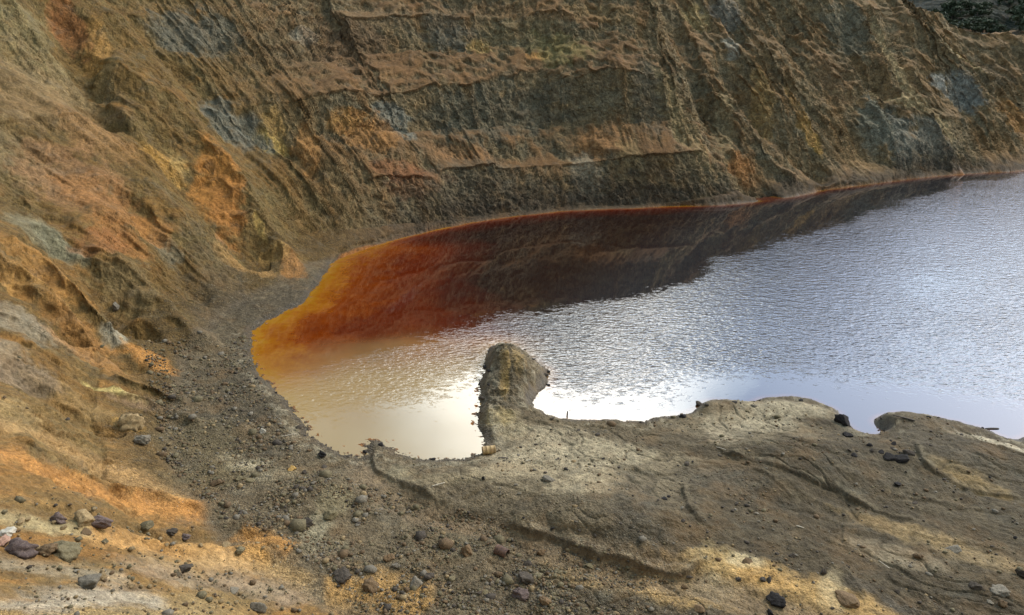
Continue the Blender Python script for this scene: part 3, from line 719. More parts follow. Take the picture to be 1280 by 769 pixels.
def terrain_material():
    m = bpy.data.materials.new('pit_ground'); m.use_nodes = True
    T = NT(m.node_tree)
    out = T.new('ShaderNodeOutputMaterial'); bs = T.new('ShaderNodeBsdfPrincipled')
    pos = T.new('ShaderNodeNewGeometry').outputs['Position']
    a1 = T.new('ShaderNodeAttribute', attribute_name='Ground').outputs['Color']
    k = T.new('ShaderNodeAttribute', attribute_name='Kind')
    sx = T.new('ShaderNodeSeparateColor'); T.l.new(k.outputs['Color'], sx.inputs[0])
    rock, grav, wet = sx.outputs[0], sx.outputs[1], sx.outputs[2]
    near = k.outputs['Alpha']
    wv = T.new('ShaderNodeTexNoise'); T.put(wv.inputs['Vector'], pos); wv.inputs['Scale'].default_value = .5; wv.inputs['Detail'].default_value = 3
    wp = T.vmath('ADD', pos, T.vmath('SCALE', T.vmath('SUBTRACT', wv.outputs['Color'], (.5, .5, .5)), scale=1.6))
    wps = T.vmath('MULTIPLY', wp, (1.0, 1.0, .7))
    # tone variation
    nA = T.noise(pos, 0.9, 6, .6); nB = T.noise(pos, 3.2, 8, .72)
    tone = T.math('MULTIPLY', T.maprange(nA, .25, .75, .68, 1.32), T.maprange(nB, .28, .72, .50, 1.50))
    vd = T.new('ShaderNodeTexVoronoi'); vd.inputs['Scale'].default_value = 7.0; T.l.new(pos, vd.inputs['Vector']); vcell = vd.outputs['Color']; vs = T.new('ShaderNodeSeparateColor'); T.l.new(vcell, vs.inputs[0])
    vd2 = T.new('ShaderNodeTexVoronoi'); vd2.inputs['Scale'].default_value = 19.0; T.l.new(pos, vd2.inputs['Vector']); vcell2 = vd2.outputs['Color']; vs2 = T.new('ShaderNodeSeparateColor'); T.l.new(vcell2, vs2.inputs[0])
    g1 = T.math('MULTIPLY_ADD', T.math('MULTIPLY', T.math('SUBTRACT', vs.outputs[0], .5), grav), .55, 1.0)
    g2 = T.math('MULTIPLY_ADD', T.math('MULTIPLY', T.math('SUBTRACT', vs2.outputs[0], .5), grav), T.math('MULTIPLY_ADD', near, 1.0, .55), 1.0)
    tone = T.math('MULTIPLY', tone, T.math('MULTIPLY', g1, g2))
    nC = T.noise(pos, 13.0, 6, .75)
    tone = T.math('MULTIPLY', tone, T.math('MULTIPLY_ADD', T.math('SUBTRACT', nC, .5), T.math('MULTIPLY_ADD', near, 1.3, 1.2), 1.0))
    col = T.vmath('SCALE', a1, scale=tone)
    # few pale stones among the grit
    sp = T.math('MULTIPLY', T.math('GREATER_THAN', vs.outputs[1], .93), T.math('MULTIPLY', grav, T.math('LESS_THAN', vd.outputs['Distance'], .3)))
    col = T.mix(T.math('MULTIPLY', sp, .55), col, rgb((.42, .38, .3)))
    vb = T.new('ShaderNodeTexVoronoi'); vb.inputs['Scale'].default_value = 1.25; T.l.new(wps, vb.inputs['Vector'])
    vbs = T.new('ShaderNodeSeparateColor'); T.l.new(vb.outputs['Color'], vbs.inputs[0])
    vc = T.new('ShaderNodeTexVoronoi'); vc.inputs['Scale'].default_value = 3.1; T.l.new(wps, vc.inputs['Vector'])
    vcs = T.new('ShaderNodeSeparateColor'); T.l.new(vc.outputs['Color'], vcs.inputs[0])
    blk = T.math('ADD', T.math('MULTIPLY', T.math('SUBTRACT', vbs.outputs[0], .5), .42), T.math('MULTIPLY', T.math('SUBTRACT', vcs.outputs[0], .5), .42))
    col = T.vmath('SCALE', col, scale=T.math('MULTIPLY_ADD', blk, rock, 1.0))
    # hue drift towards rust / olive
    col = T.mix(T.math('MULTIPLY', T.maprange(T.noise(pos, .33, 5, .6), .52, .75), .28), col, rgb((.30, .16, .055)))
    col = T.mix(T.math('MULTIPLY', T.maprange(T.noise(pos, .47, 5, .6, .4), .55, .75), .28), col, rgb((.155, .155, .12)))
    T.put(bs.inputs['Base Color'], col)
    T.put(bs.inputs['Roughness'], T.math('MULTIPLY_ADD', wet, -.45, .92))
    bs.inputs['Specular IOR Level'].default_value = .25
    # relief
    st = T.vmath('MULTIPLY', wp, (1.0, 1.0, .42))
    r1 = T.noise(st, .6, 8, .66)
    r2 = T.voro(st, .8, 'F1'); r4 = T.voro(wp, 1.9, 'F1')
    crack = T.maprange(T.voro(st, 1.15, 'DISTANCE_TO_EDGE'), 0, .10, -1, 0)
    hr = T.math('MULTIPLY_ADD', T.math('SUBTRACT', r1, .5), 1.5, T.math('MULTIPLY', r2, -.8))
    hr = T.math('MULTIPLY_ADD', r4, -.5, hr)
    hr = T.math('MULTIPLY_ADD', crack, .16, hr)
    hr = T.math('MULTIPLY', hr, T.math('MULTIPLY', rock, .82))
    hg = T.math('MULTIPLY', T.math('SUBTRACT', T.noise(pos, 1.4, 8, .68), .5), T.math('MULTIPLY_ADD', grav, .28, .26))
    dsp = T.new('ShaderNodeDisplacement'); dsp.inputs['Midlevel'].default_value = 0.0; dsp.inputs['Scale'].default_value = 1.0
    T.put(dsp.inputs['Height'], T.math('ADD', hr, hg))
    T.l.new(dsp.outputs[0], out.inputs['Displacement'])
    peb = T.math('MULTIPLY', T.math('SUBTRACT', .5, vd.outputs['Distance']), T.math('MULTIPLY', grav, .13))
    peb2 = T.math('MULTIPLY', T.math('SUBTRACT', .5, vd2.outputs['Distance']), T.math('MULTIPLY_ADD', grav, .05, .012))
    fine = T.math('MULTIPLY', T.noise(pos, 3.0, 8, .76), T.math('MULTIPLY_ADD', rock, .26, .13))
    fac = T.math('MULTIPLY', T.math('ADD', T.math('MULTIPLY', vb.outputs['Distance'], -.55), T.math('MULTIPLY', vc.outputs['Distance'], -.26)), rock)
    fine = T.math('ADD', fine, fac)
    bp = T.new('ShaderNodeBump'); bp.inputs['Strength'].default_value = 1.0; bp.inputs['Distance'].default_value = 1.0
    nearb = T.math('MULTIPLY', T.math('ADD', T.math('MULTIPLY', nC, .10), T.math('MULTIPLY', T.noise(pos, 5.0, 5, .7), .16)), near)
    T.put(bp.inputs['Height'], T.math('ADD', T.math('ADD', T.math('ADD', peb, peb2), fine), nearb)); T.l.new(bp.outputs[0], bs.inputs['Normal'])
    T.l.new(bs.outputs[0], out.inputs['Surface'])
    m.displacement_method = 'DISPLACEMENT'
    return m

# ------------------------------------------------------------------ the lake
def build_lake():
    g = Grid(-46, 344, 30, 250, 0.8)
    X = g.X.ravel().astype(F32); Y = g.Y.ravel().astype(F32)
    Z = height(X, Y); sd = GS.sample(SD, X, Y)
    depth = np.clip(-Z, 0, 9).astype(F32)
    # which water lies sheltered under the wall and which the wind ruffles
    wn = fbm2(X * 0.05, Y * 0.09, 4)
    def side(pts):
        L = px_line(pts, 0.0, 3)
        d, _, sg = seg_dist(X, Y, L)
        return d * sg
    edge = side([(250, 480), (340, 470), (420, 440), (520, 414), (620, 392), (700, 377), (790, 362), (850, 342), (880, 318), (960, 300), (1010, 284), (1060, 266), (1120, 246), (1200, 226), (1290, 212), (1330, 205)])
    wind = sstep(-1, 6, -edge + 7 * wn)
    nearshore = side([(330, 560), (395, 540), (470, 528), (560, 515), (610, 480), (680, 500), (720, 512), (830, 512), (900, 490), (1000, 484), (1080, 500), (1160, 506), (1300, 530), (1500, 560)])
    wind = wind * (.05 + .95 * sstep(-2.0, 10, nearshore + 2 * wn))
    bx, by = on_level(500, 560)[:2]
    tan = sstep(24, 9, np.hypot(X - bx, (Y - by) * .9) + 5 * wn) * sstep(6, -1, X + 2 * wn)
    orange = np.maximum(sstep(4, -10, X - (Y - 70) * .6 + 4 * wn), .5 * sstep(4, .5, -sd) * sstep(80, 100, Y))
    M = np.stack([depth / 9.0, wind, tan, orange], 1).astype(F32)
    keep = (sd < 2.0).reshape(g.ny, g.nx)
    idx = np.arange(g.nx * g.ny).reshape(g.ny, g.nx)
    kk = keep[:-1, :-1] | keep[1:, 1:] | keep[:-1, 1:] | keep[1:, :-1]
    q = np.stack([idx[:-1, :-1], idx[:-1, 1:], idx[1:, 1:], idx[1:, :-1]], -1)[kk]
    used = np.unique(q); rem = np.full(g.nx * g.ny, -1); rem[used] = np.arange(len(used))
    me = bpy.data.meshes.new('lake_water')
    co = np.stack([X, Y, np.zeros_like(X)], 1)[used]
    me.from_pydata(co.tolist(), [], rem[q].tolist())
    me.polygons.foreach_set('use_smooth', np.ones(len(me.polygons), bool))
    at = me.color_attributes.new('Water', 'FLOAT_COLOR', 'POINT'); at.data.foreach_set('color', M[used].ravel())
    ob = bpy.data.objects.new('lake_water', me); COL.objects.link(ob); ob['kind'] = 'structure'
    m = bpy.data.materials.new('iron_red_water'); m.use_nodes = True
    T = NT(m.node_tree)
    out = T.new('ShaderNodeOutputMaterial')
    pos = T.new('ShaderNodeNewGeometry').outputs['Position']
    k = T.new('ShaderNodeAttribute', attribute_name='Water')
    sx = T.new('ShaderNodeSeparateColor'); T.l.new(k.outputs['Color'], sx.inputs[0])
    dp, wind, tan = sx.outputs
    dpn = T.math('ADD', dp, T.math('MULTIPLY', T.math('SUBTRACT', T.noise(pos, .35, 4, .6), .5), T.math('MULTIPLY_ADD', dp, .8, .05)))
    dpn = T.math('ADD', dpn, T.math('MULTIPLY', T.math('SUBTRACT', T.noise(pos, 1.6, 5, .65), .5), T.math('MULTIPLY_ADD', dp, .35, .03)))
    body = T.ramp(dpn, [(0.0, (.33, .15, .010)), (.016, (.30, .10, .005)), (.042, (.19, .034, .002)), (.10, (.10, .012, .002)), (.26, (.050, .0085, .004)), (.7, (.018, .008, .006))])
    sed = T.mix(T.maprange(dp, .0, .35), rgb((.36, .25, .10)), rgb((.25, .15, .06)))
    body = T.mix(T.math('MAXIMUM', k.outputs['Alpha'], T.maprange(dp, .0, .06, .35, 0)), rgb((.022, .02, .022)), body)
    body = T.mix(T.math('MULTIPLY', tan, .9), body, sed)
    # ripples: wind waves, long side across the wind; they break out in patches where the breeze comes down
    rot = T.new('ShaderNodeMapping'); rot.inputs['Rotation'].default_value = (0, 0, math.radians(24)); rot.inputs['Scale'].default_value = (.75, 1.35, 1)
    T.l.new(pos, rot.inputs['Vector'])
    w1 = T.noise(rot.outputs[0], .85, 1.5, .6, .3); w2 = T.noise(rot.outputs[0], 2.1, 1.5, .6, .2); w3 = T.noise(rot.outputs[0], 4.5, 2, .6)
    hh = T.math('ADD', T.math('ADD', T.math('MULTIPLY', T.math('SUBTRACT', w1, .5), .10), T.math('MULTIPLY', T.math('SUBTRACT', w2, .5), .09)), T.math('MULTIPLY', T.math('SUBTRACT', w3, .5), .03))
    gust = T.maprange(T.noise(pos, .06, 4, .6, .5), .3, .7, .6, 1.25)
    patch = T.math('ADD', wind, T.math('MULTIPLY', T.math('SUBTRACT', T.noise(rot.outputs[0], 1.1, 4, .75), .5), 1.7))
    patch = T.maprange(patch, .28, .72)
    hh = T.math('MULTIPLY', hh, T.math('MULTIPLY', T.math('MULTIPLY_ADD', patch, 1.0, .010), gust))
    bp = T.new('ShaderNodeBump'); bp.inputs['Strength'].default_value = 1.0; bp.inputs['Distance'].default_value = 1.0
    T.put(bp.inputs['Height'], hh)
    df = T.new('ShaderNodeBsdfDiffuse'); T.put(df.inputs['Color'], body)
    gl = T.new('ShaderNodeBsdfGlossy'); gl.inputs['Color'].default_value = (1, 1, 1, 1)
    T.put(gl.inputs['Roughness'], T.math('MULTIPLY_ADD', wind, .03, .02)); T.l.new(bp.outputs[0], gl.inputs['Normal'])
    fr = T.new('ShaderNodeFresnel'); fr.inputs['IOR'].default_value = 1.78; T.l.new(bp.outputs[0], fr.inputs['Normal'])
    mx = T.new('ShaderNodeMixShader'); T.l.new(fr.outputs[0], mx.inputs[0]); T.l.new(df.outputs[0], mx.inputs[1]); T.l.new(gl.outputs[0], mx.inputs[2])
    T.l.new(mx.outputs[0], out.inputs['Surface'])
    me.materials.append(m)
    return ob

# ------------------------------------------------------------------ sky and sun
SUN_AZ, SUN_EL = 66.0, 42.0      # degrees right of the view, above the horizon
def build_light():
    w = bpy.data.worlds.new('World'); SC.world = w; w.use_nodes = True
    T = NT(w.node_tree)
    out = T.new('ShaderNodeOutputWorld')
    sky = T.new('ShaderNodeTexSky'); sky.sky_type = 'NISHITA'; sky.sun_disc = False
    sky.sun_elevation = math.radians(SUN_EL); sky.sun_rotation = math.radians(SUN_AZ)
    sky.air_density = 1.0; sky.dust_density = 2.0; sky.ozone_density = 0.3
    b1 = T.new('ShaderNodeBackground'); b1.inputs['Strength'].default_value = .12; T.l.new(sky.outputs[0], b1.inputs['Color'])
    # cloud deck
    dr = T.new('ShaderNodeTexCoord').outputs['Generated']
    nrm = T.vmath('NORMALIZE', dr)
    sx = T.new('ShaderNodeSeparateXYZ'); T.l.new(nrm, sx.inputs[0])
    zc = T.math('ADD', T.math('MAXIMUM', sx.outputs[2], 0.0), .12)
    pl = T.new('ShaderNodeCombineXYZ'); T.put(pl.inputs[0], T.math('DIVIDE', sx.outputs[0], zc)); T.put(pl.inputs[1], T.math('DIVIDE', sx.outputs[1], zc))
    n1 = T.noise(pl.outputs[0], .9, 7, .58, .3); n2 = T.noise(pl.outputs[0], 2.2, 5, .6)
    def toward(az, el):
        a, e = math.radians(az), math.radians(el)
        return T.vmath('DOT_PRODUCT', nrm, (math.sin(a) * math.cos(e), math.cos(a) * math.cos(e), math.sin(e)))
    bank = T.maprange(toward(5, 24), .962, .998, 0, 1)          # bright bank of cloud low over the wall
    blue = T.maprange(toward(24, 27), .94, .992, 0, 1)         # gap of blue to its right
    cov = T.math('ADD', T.math('MULTIPLY_ADD', bank, .22, n1), T.math('MULTIPLY', blue, -.13))
    cov = T.maprange(cov, .40, .62)
    shade = T.maprange(n2, .3, .7, .7, 1.15)
    lum = T.math('MULTIPLY', shade, T.math('MULTIPLY_ADD', T.math('POWER', bank, 1.3), 4.0, 1.0))
    cc = T.mix(bank, rgb((.66, .88, 1.0)), rgb((1.0, .96, .9)))
    b2 = T.new('ShaderNodeBackground'); T.l.new(cc, b2.inputs['Color']); T.l.new(lum, b2.inputs['Strength'])
    mx = T.new('ShaderNodeMixShader'); T.l.new(cov, mx.inputs[0]); T.l.new(b1.outputs[0], mx.inputs[1]); T.l.new(b2.outputs[0], mx.inputs[2])
    T.l.new(mx.outputs[0], out.inputs['Surface'])
    front = T.math('MULTIPLY', T.maprange(toward(34, 22), .72, .94), 1.0)
    T.put(b1.inputs['Strength'], T.math('MULTIPLY_ADD', front, .34, .12))
    T.put(b2.inputs['Strength'], T.math('ADD', T.math('MULTIPLY', blue, 1.0), T.math('MULTIPLY_ADD', front, 2.7, lum)))
    L = bpy.data.lights.new('sun', 'SUN'); L.energy = 1.35; L.angle = math.radians(16); L.color = (1, .92, .78)
    o = bpy.data.objects.new('sun', L); COL.objects.link(o)
    a, e = math.radians(SUN_AZ), math.radians(SUN_EL)
    dv = Vector((math.sin(a) * math.cos(e), math.cos(a) * math.cos(e), math.sin(e)))
    o.rotation_euler = dv.to_track_quat('Z', 'Y').to_euler()
    o.location = (40, 40, 90)

def build_camera():
    c = bpy.data.cameras.new('camera'); o = bpy.data.objects.new('camera', c); COL.objects.link(o)
    c.sensor_width = 36.0; c.lens = 36.0 * FPX / 1280.0; c.clip_start = 0.1; c.clip_end = 5000
    o.location = CAM.tolist(); o.rotation_euler = (math.radians(90) - PITCH, 0, 0)
    SC.camera = o
    SC.cycles.max_bounces = 5; SC.cycles.diffuse_bounces = 2; SC.cycles.glossy_bounces = 3
    SC.view_settings.view_transform = 'Standard'; SC.view_settings.look = 'None'; SC.view_settings.gamma = 1.0
    SC.view_settings.exposure = 0.27; SC.view_settings.use_curve_mapping = False

# ------------------------------------------------------------------ things
def tag(o, label=None, cat=None, group=None, kind=None):
    if label: o['label'] = label
    if cat: o['category'] = cat
    if group: o['group'] = group
    if kind: o['kind'] = kind
    return o

def empty(name, loc, label, cat, group=None):
    o = bpy.data.objects.new(name, None); COL.objects.link(o); o.location = tuple(float(v) for v in loc)
    o.empty_display_size = .2
    return tag(o, label, cat, group)

def link(name, me, parent=None, loc=None):
    o = bpy.data.objects.new(name, me); COL.objects.link(o)
    if parent is not None: o.parent = parent
    if loc is not None: o.location = tuple(float(v) for v in loc)
    return o

def stone_material(name, c1, c2, c3=None, grain=9.0):
    m = bpy.data.materials.new(name); m.use_nodes = True
    T = NT(m.node_tree)
    out = T.new('ShaderNodeOutputMaterial'); bs = T.new('ShaderNodeBsdfPrincipled')
    tc = T.new('ShaderNodeTexCoord').outputs['Object']
    oi = T.new('ShaderNodeObjectInfo')
    p = T.vmath('ADD', tc, T.vmath('SCALE', oi.outputs['Location'], scale=1.0))
    n = T.noise(p, grain * .35, 6, .65); n2 = T.noise(p, grain, 5, .7)
    col = T.mix(T.maprange(n, .35, .65), rgb(c1), rgb(c2))
    if c3: col = T.mix(T.maprange(n2, .55, .72), col, rgb(c3))
    col = T.vmath('SCALE', col, scale=T.math('MULTIPLY', T.maprange(n2, .25, .75, .72, 1.28), T.maprange(oi.outputs['Random'], 0, 1, .8, 1.2)))
    T.put(bs.inputs['Base Color'], col); bs.inputs['Roughness'].default_value = .9; bs.inputs['Specular IOR Level'].default_value = .25
    bp = T.new('ShaderNodeBump'); bp.inputs['Strength'].default_value = .8; bp.inputs['Distance'].default_value = .06
    T.put(bp.inputs['Height'], n2); T.l.new(bp.outputs[0], bs.inputs['Normal']); T.l.new(bs.outputs[0], out.inputs['Surface'])
    return m

def flat_material(name, c, rough=.7, metal=0.0, c2=None, scale=8.0):
    m = bpy.data.materials.new(name); m.use_nodes = True
    T = NT(m.node_tree)
    out = T.new('ShaderNodeOutputMaterial'); bs = T.new('ShaderNodeBsdfPrincipled')
    tc = T.new('ShaderNodeTexCoord').outputs['Object']
    n = T.noise(tc, scale, 6, .65)
    col = T.mix(T.maprange(n, .38, .62), rgb(c), rgb(c2 or tuple(v * .7 for v in c)))
    T.put(bs.inputs['Base Color'], col); bs.inputs['Roughness'].default_value = rough; bs.inputs['Metallic'].default_value = metal
    T.l.new(bs.outputs[0], out.inputs['Surface'])
    return m

def rock_mesh(name, seed, sub=4, planes=13, flat=.75, rough=.1, soft=.35):
    r = np.random.default_rng(seed)
    bm = bmesh.new(); bmesh.ops.create_icosphere(bm, subdivisions=sub, radius=1.0)
    co = np.array([v.co[:] for v in bm.verts])
    nn = r.normal(size=(planes, 3)); nn /= np.linalg.norm(nn, axis=1)[:, None]
    h = r.uniform(.55, 1.0, planes)
    dots = co @ nn.T
    rad = np.where(dots > .05, h[None, :] / np.maximum(dots, .05), 9.0)
    rad = np.minimum(rad.min(axis=1), 1.25)
    rad = rad * (1 - soft * .25) + soft * .25
    c2 = co * rad[:, None]
    nz = perlin2(c2[:, 0] * 2.1 + seed, c2[:, 1] * 2.1 + c2[:, 2] * 1.7) + .5 * perlin2(c2[:, 0] * 5 + c2[:, 2] * 4.1, c2[:, 1] * 5 + seed) + .3 * perlin2(c2[:, 0] * 11 - c2[:, 2] * 9, c2[:, 1] * 11 + seed + c2[:, 2] * 7)
    c2 = c2 * (1 + rough * nz)[:, None]
    c2[:, 2] *= flat
    for v, q in zip(bm.verts, c2): v.co = q
    me = bpy.data.meshes.new(name); bm.to_mesh(me); bm.free()
    me.polygons.foreach_set('use_smooth', np.full(len(me.polygons), sub >= 4))
    return me

def lathe_x(pts, n=28):
    """closed shell round the x axis; pts = (x, radius)"""
    bm = bmesh.new(); rings = []
    for x, r in pts:
        rings.append([bm.verts.new((x, r * math.cos(2 * math.pi * k / n), r * math.sin(2 * math.pi * k / n))) for k in range(n)])
    for a, b in zip(rings[:-1], rings[1:]):
        for k in range(n):
            bm.faces.new((a[k], a[(k + 1) % n], b[(k + 1) % n], b[k]))
    bmesh.ops.recalc_face_normals(bm, faces=bm.faces)
    return bm

def to_mesh(bm, name, smooth=True):
    me = bpy.data.meshes.new(name); bm.to_mesh(me); bm.free()
    me.polygons.foreach_set('use_smooth', np.full(len(me.polygons), smooth))
    return me

def make_drum(u, v, yaw, tilt, label, m_shell, m_lid, L=.9, R=.3, sink=.12, open_end=False):
    p = drop(u, v)
    root = empty('steel_drum', (p[0], p[1], p[2] + R - sink), label, 'drum')
    root.rotation_euler = (0, math.radians(tilt), math.radians(yaw))
    h = L / 2
    prof = [(-h, R * .93), (-h, R * 1.03), (-h + .03, R * 1.03), (-h + .045, R)]
    for c in (-L * .17, L * .17):
        prof += [(c - .035, R), (c - .015, R * 1.05), (c + .015, R * 1.05), (c + .035, R)]
    prof += [(h - .045, R), (h - .03, R * 1.03), (h, R * 1.03), (h, R * .93)]
    if open_end: prof += [(h - .05, R * .95), (-h + .05, R * .95)]
    bm = lathe_x(prof)
    for vv in bm.verts:                                            # dents
        q = perlin2(np.array([vv.co.x * 2.3 + u]), np.array([math.atan2(vv.co.z, vv.co.y) * 1.3 + v]))[0]
        k = 1 - .09 * max(0.0, float(q)) * 1.6
        vv.co.y *= k; vv.co.z *= k
    sh = link('shell', to_mesh(bm, 'drum_shell'), root); sh.data.materials.append(m_shell)
    for sgn in ((-1,) if open_end else (-1, 1)):
        bm = bmesh.new()
        bmesh.ops.create_cone(bm, cap_ends=True, segments=28, radius1=R * .95, radius2=R * .95, depth=.012)
        me = to_mesh(bm, 'drum_lid', False)
        o = link('lid', me, root, (sgn * (h - .022), 0, 0)); o.rotation_euler = (0, math.radians(90), 0); me.materials.append(m_lid)
        bm = bmesh.new(); bmesh.ops.create_cone(bm, cap_ends=True, segments=14, radius1=.035, radius2=.03, depth=.02)
        b = link('bung', to_mesh(bm, 'drum_bung', False), o, (R * .62, 0, sgn * .014)); b.data.materials.append(m_shell)
    return root

def bar_mesh(name, L, w, h, seed=1, bend=.03):
    r = np.random.default_rng(seed); n = 9
    bm = bmesh.new(); rings = []
    for i in range(n):
        t = i / (n - 1); x = (t - .5) * L
        oy = bend * L * math.sin(t * 3.1) * .5 + r.normal() * .004; k = 1 - .35 * abs(2 * t - 1) ** 3
        rings.append([bm.verts.new((x, oy + a * w / 2 * k, b * h / 2 * k)) for a, b in ((1, .6), (.6, 1), (-.6, 1), (-1, .6), (-1, -.6), (-.6, -1), (.6, -1), (1, -.6))])
    for a, b in zip(rings[:-1], rings[1:]):
        for k in range(8): bm.faces.new((a[k], a[(k + 1) % 8], b[(k + 1) % 8], b[k]))
    bm.faces.new(rings[0]); bm.faces.new(rings[-1][::-1])
    bmesh.ops.recalc_face_normals(bm, faces=bm.faces)
    return to_mesh(bm, name, True)

def crown_mesh(name, seed, n=900, rx=2.2, rz=2.6):
    r = np.random.default_rng(seed)
    cl = [(r.normal(0, .45, 3) * (rx, rx, rz * .6) + (0, 0, rz * .95), r.uniform(.45, .9)) for _ in range(13)]
    V = []; F = []
    for i in range(n):
        c, k = cl[r.integers(len(cl))]
        d = r.normal(size=3); d /= np.linalg.norm(d)
        p = c + d * k * r.uniform(.45, 1.1) * (1.1, 1.1, .8)
        if p[2] < .25: continue
        a = r.normal(size=3); a /= np.linalg.norm(a); b = np.cross(a, d); b /= np.linalg.norm(b) + 1e-6
        s = r.uniform(.16, .38)
        k0 = len(V); V += [p - a * s - b * s * .4, p + b * s * .5, p + a * s - b * s * .3, p - b * s * .7]
        F.append((k0, k0 + 1, k0 + 2, k0 + 3))
    me = bpy.data.meshes.new(name); me.from_pydata([tuple(map(float, q)) for q in V], [], F)
    return me

def build_things():
    MS = dict(
        dark=stone_material('dark_stone', (.055, .045, .036), (.085, .068, .05), (.13, .10, .075)),
        black=stone_material('black_stone', (.016, .014, .014), (.028, .024, .022), (.05, .043, .038)),
        purple=stone_material('purple_stone', (.10, .07, .065), (.15, .11, .095), (.26, .20, .16)),
        brown=stone_material('brown_stone', (.12, .078, .042), (.17, .11, .058), (.24, .165, .085)),
        grey=stone_material('grey_stone', (.16, .138, .105), (.23, .20, .15), (.32, .28, .21)),
        olive=stone_material('olive_stone', (.13, .108, .062), (.19, .155, .085), (.27, .225, .13)),
        tan=stone_material('tan_stone', (.24, .17, .085), (.31, .22, .11), (.40, .31, .19)),
        pale=stone_material('pale_stone', (.42, .38, .30), (.5, .46, .38), (.6, .56, .48)),
        rust=stone_material('rust_stone', (.30, .13, .04), (.38, .19, .06), (.24, .14, .08)),
        pink=stone_material('pink_stone', (.32, .19, .14), (.40, .25, .18), (.25, .16, .12)),
        gold=stone_material('gold_stone', (.42, .25, .07), (.48, .31, .11), (.34, .21, .08)),
    )
    # --- stones that stand out: u, v (foot), width px, width/height, material, label
    R = [
        (1053, 528, 21, 1.25, 'black', 'large round black boulder half hanging over the water of the small inlet'),
        (22, 690, 38, 2.3, 'purple', 'long purple-grey rock lying at the left edge on the tan slope'),
        (3, 680, 18, 1.2, 'pink', 'pinkish rock cut by the left edge beside the long purple-grey rock'),
        (10, 668, 18, 1.8, 'pale', 'whitish rock just behind the long purple-grey rock at the left edge'),
        (82, 692, 34, 1.7, 'olive', 'olive green blocky rock right of the long purple-grey rock'),
        (56, 690, 22, 1.6, 'brown', 'low brown rock wedged between the purple-grey and the olive rock'),
        (111, 731, 26, 1.35, 'grey', 'pale grey pointed stone alone on the bottom-left grit'),
        (128, 722, 12, 1.2, 'tan', 'small yellowish stone touching the pale grey pointed one at bottom left'),
        (105, 650, 22, 1.3, 'tan', 'tan block in the rock cluster above the lower orange band'),
        (125, 654, 24, 1.5, 'purple', 'dark purple stone at the right of the cluster above the lower orange band'),
        (72, 650, 18, 1.7, 'purple', 'flat dark purple stone at the left of the cluster above the lower orange band'),
        (233, 672, 15, 2.0, 'purple', 'small dark purple flat rock on the olive grit between the two orange bands'),
        (215, 667, 14, 1.6, 'dark', 'little dark stone just left of the flat purple rock between the orange bands'),
        (165, 531, 26, .95, 'tan', 'upright tan knob of rock at the foot of the left slope'),
        (178, 552, 16, 1.1, 'grey', 'bluish grey boulder below the upright tan knob of rock'),
        (232, 712, 16, 1.5, 'dark', 'dark squat stone on the grey grit below the lower orange band'),
        (322, 762, 19, 1.5, 'grey', 'grey rock with a pale face at the bottom edge left of centre'),
        (300, 690, 14, 1.3, 'olive', 'small olive stone near the middle of the lower orange band'),
        (365, 588, 13, 1.3, 'gold', 'bright orange stone on the dark gravel left of the bay'),
        (328, 540, 8, 1.2, 'pale', 'whitest small stone on the dark gravel near the red water'),
        (403, 570, 14, 1.2, 'black', 'black lump at the corner of the shallow bay'),
        (385, 656, 16, 1.3, 'dark', 'dark boulder in the gravel basin under the orange slope'),
        (412, 646, 16, 1.3, 'olive', 'olive boulder at the edge of the pale patch in the gravel basin'),
        (465, 735, 19, 1.1, 'brown', 'brown knobbly rock on the orange spur at bottom centre'),
        (430, 722, 26, 1.7, 'dark', 'broad dark crumbling outcrop on the orange spur beside the brown knobbly rock'),
        (485, 700, 14, 1.4, 'brown', 'brown stone in the gravel right of the orange spur'),
        (536, 722, 14, 1.6, 'dark', 'dark flat stone in the gravel above the bottom centre'),
        (520, 732, 20, 1.3, 'grey', 'grey stone with a notch at the end of the orange spur'),
        (583, 691, 18, 1.3, 'brown', 'brown squat boulder left of the rusty drum'),
        (676, 692, 13, 1.15, 'brown', 'brown stone beside the stream right of the rusty drum'),
        (655, 726, 22, 1.5, 'dark', 'dark angular rock, upper one of the dark pair at bottom centre'),
        (652, 745, 20, 1.3, 'purple', 'purple-brown rock, lower one of the dark pair at bottom centre'),
        (681, 752, 14, 1.3, 'brown', 'brown stone to the lower right of the dark pair at bottom centre'),
        (972, 752, 24, 1.7, 'black', 'black flat boulder on the orange washed mud at the bottom'),
        (963, 768, 10, 1.3, 'black', 'small black stone at the very bottom edge beneath the black flat boulder'),
        (990, 696, 8, 1.3, 'dark', 'dark stone at the top of the orange washed mud'),
        (855, 735, 9, 1.2, 'brown', 'brown stone alone at the left end of the orange washed mud'),
        (1030, 716, 8, 1.3, 'dark', 'small dark stone on the right part of the orange washed mud'),
        (1277, 720, 12, .9, 'dark', 'dark stone cut by the right edge of the photo'),
        (1252, 742, 20, 1.8, 'grey', 'low grey rock at the lower right on the dark mud'),
        (1218, 734, 12, 1.5, 'dark', 'dark stone left of the low grey rock at the lower right'),
        (1254, 757, 9, 1.2, 'brown', 'brown stone under the low grey rock at the lower right'),
        (1121, 606, 9, 1.3, 'black', 'black stone on the dark mud below the small inlet'),
        (145, 386, 9, .8, 'grey', 'pale grey egg-shaped stone stuck in the gully of the left slope'),
        (270, 605, 14, 1.5, 'brown', 'brown stone at the lip of the upper orange band'),
        (300, 600, 14, 1.4, 'olive', 'olive stone lying on the brown gravel past the upper orange band'),
        (604, 598, 5, 1.2, 'black', 'black pebble on the pale mud below the tan drum'),
        (456, 566, 7, 1.1, 'black', 'round black stone in the mouth of the stream'),
    ]
    big = [rock_mesh('boulder_%d' % k, 100 + k, 4, 9 + k % 4, (.7, .85, .6, .75)[k % 4], .20, .03) for k in range(9)]
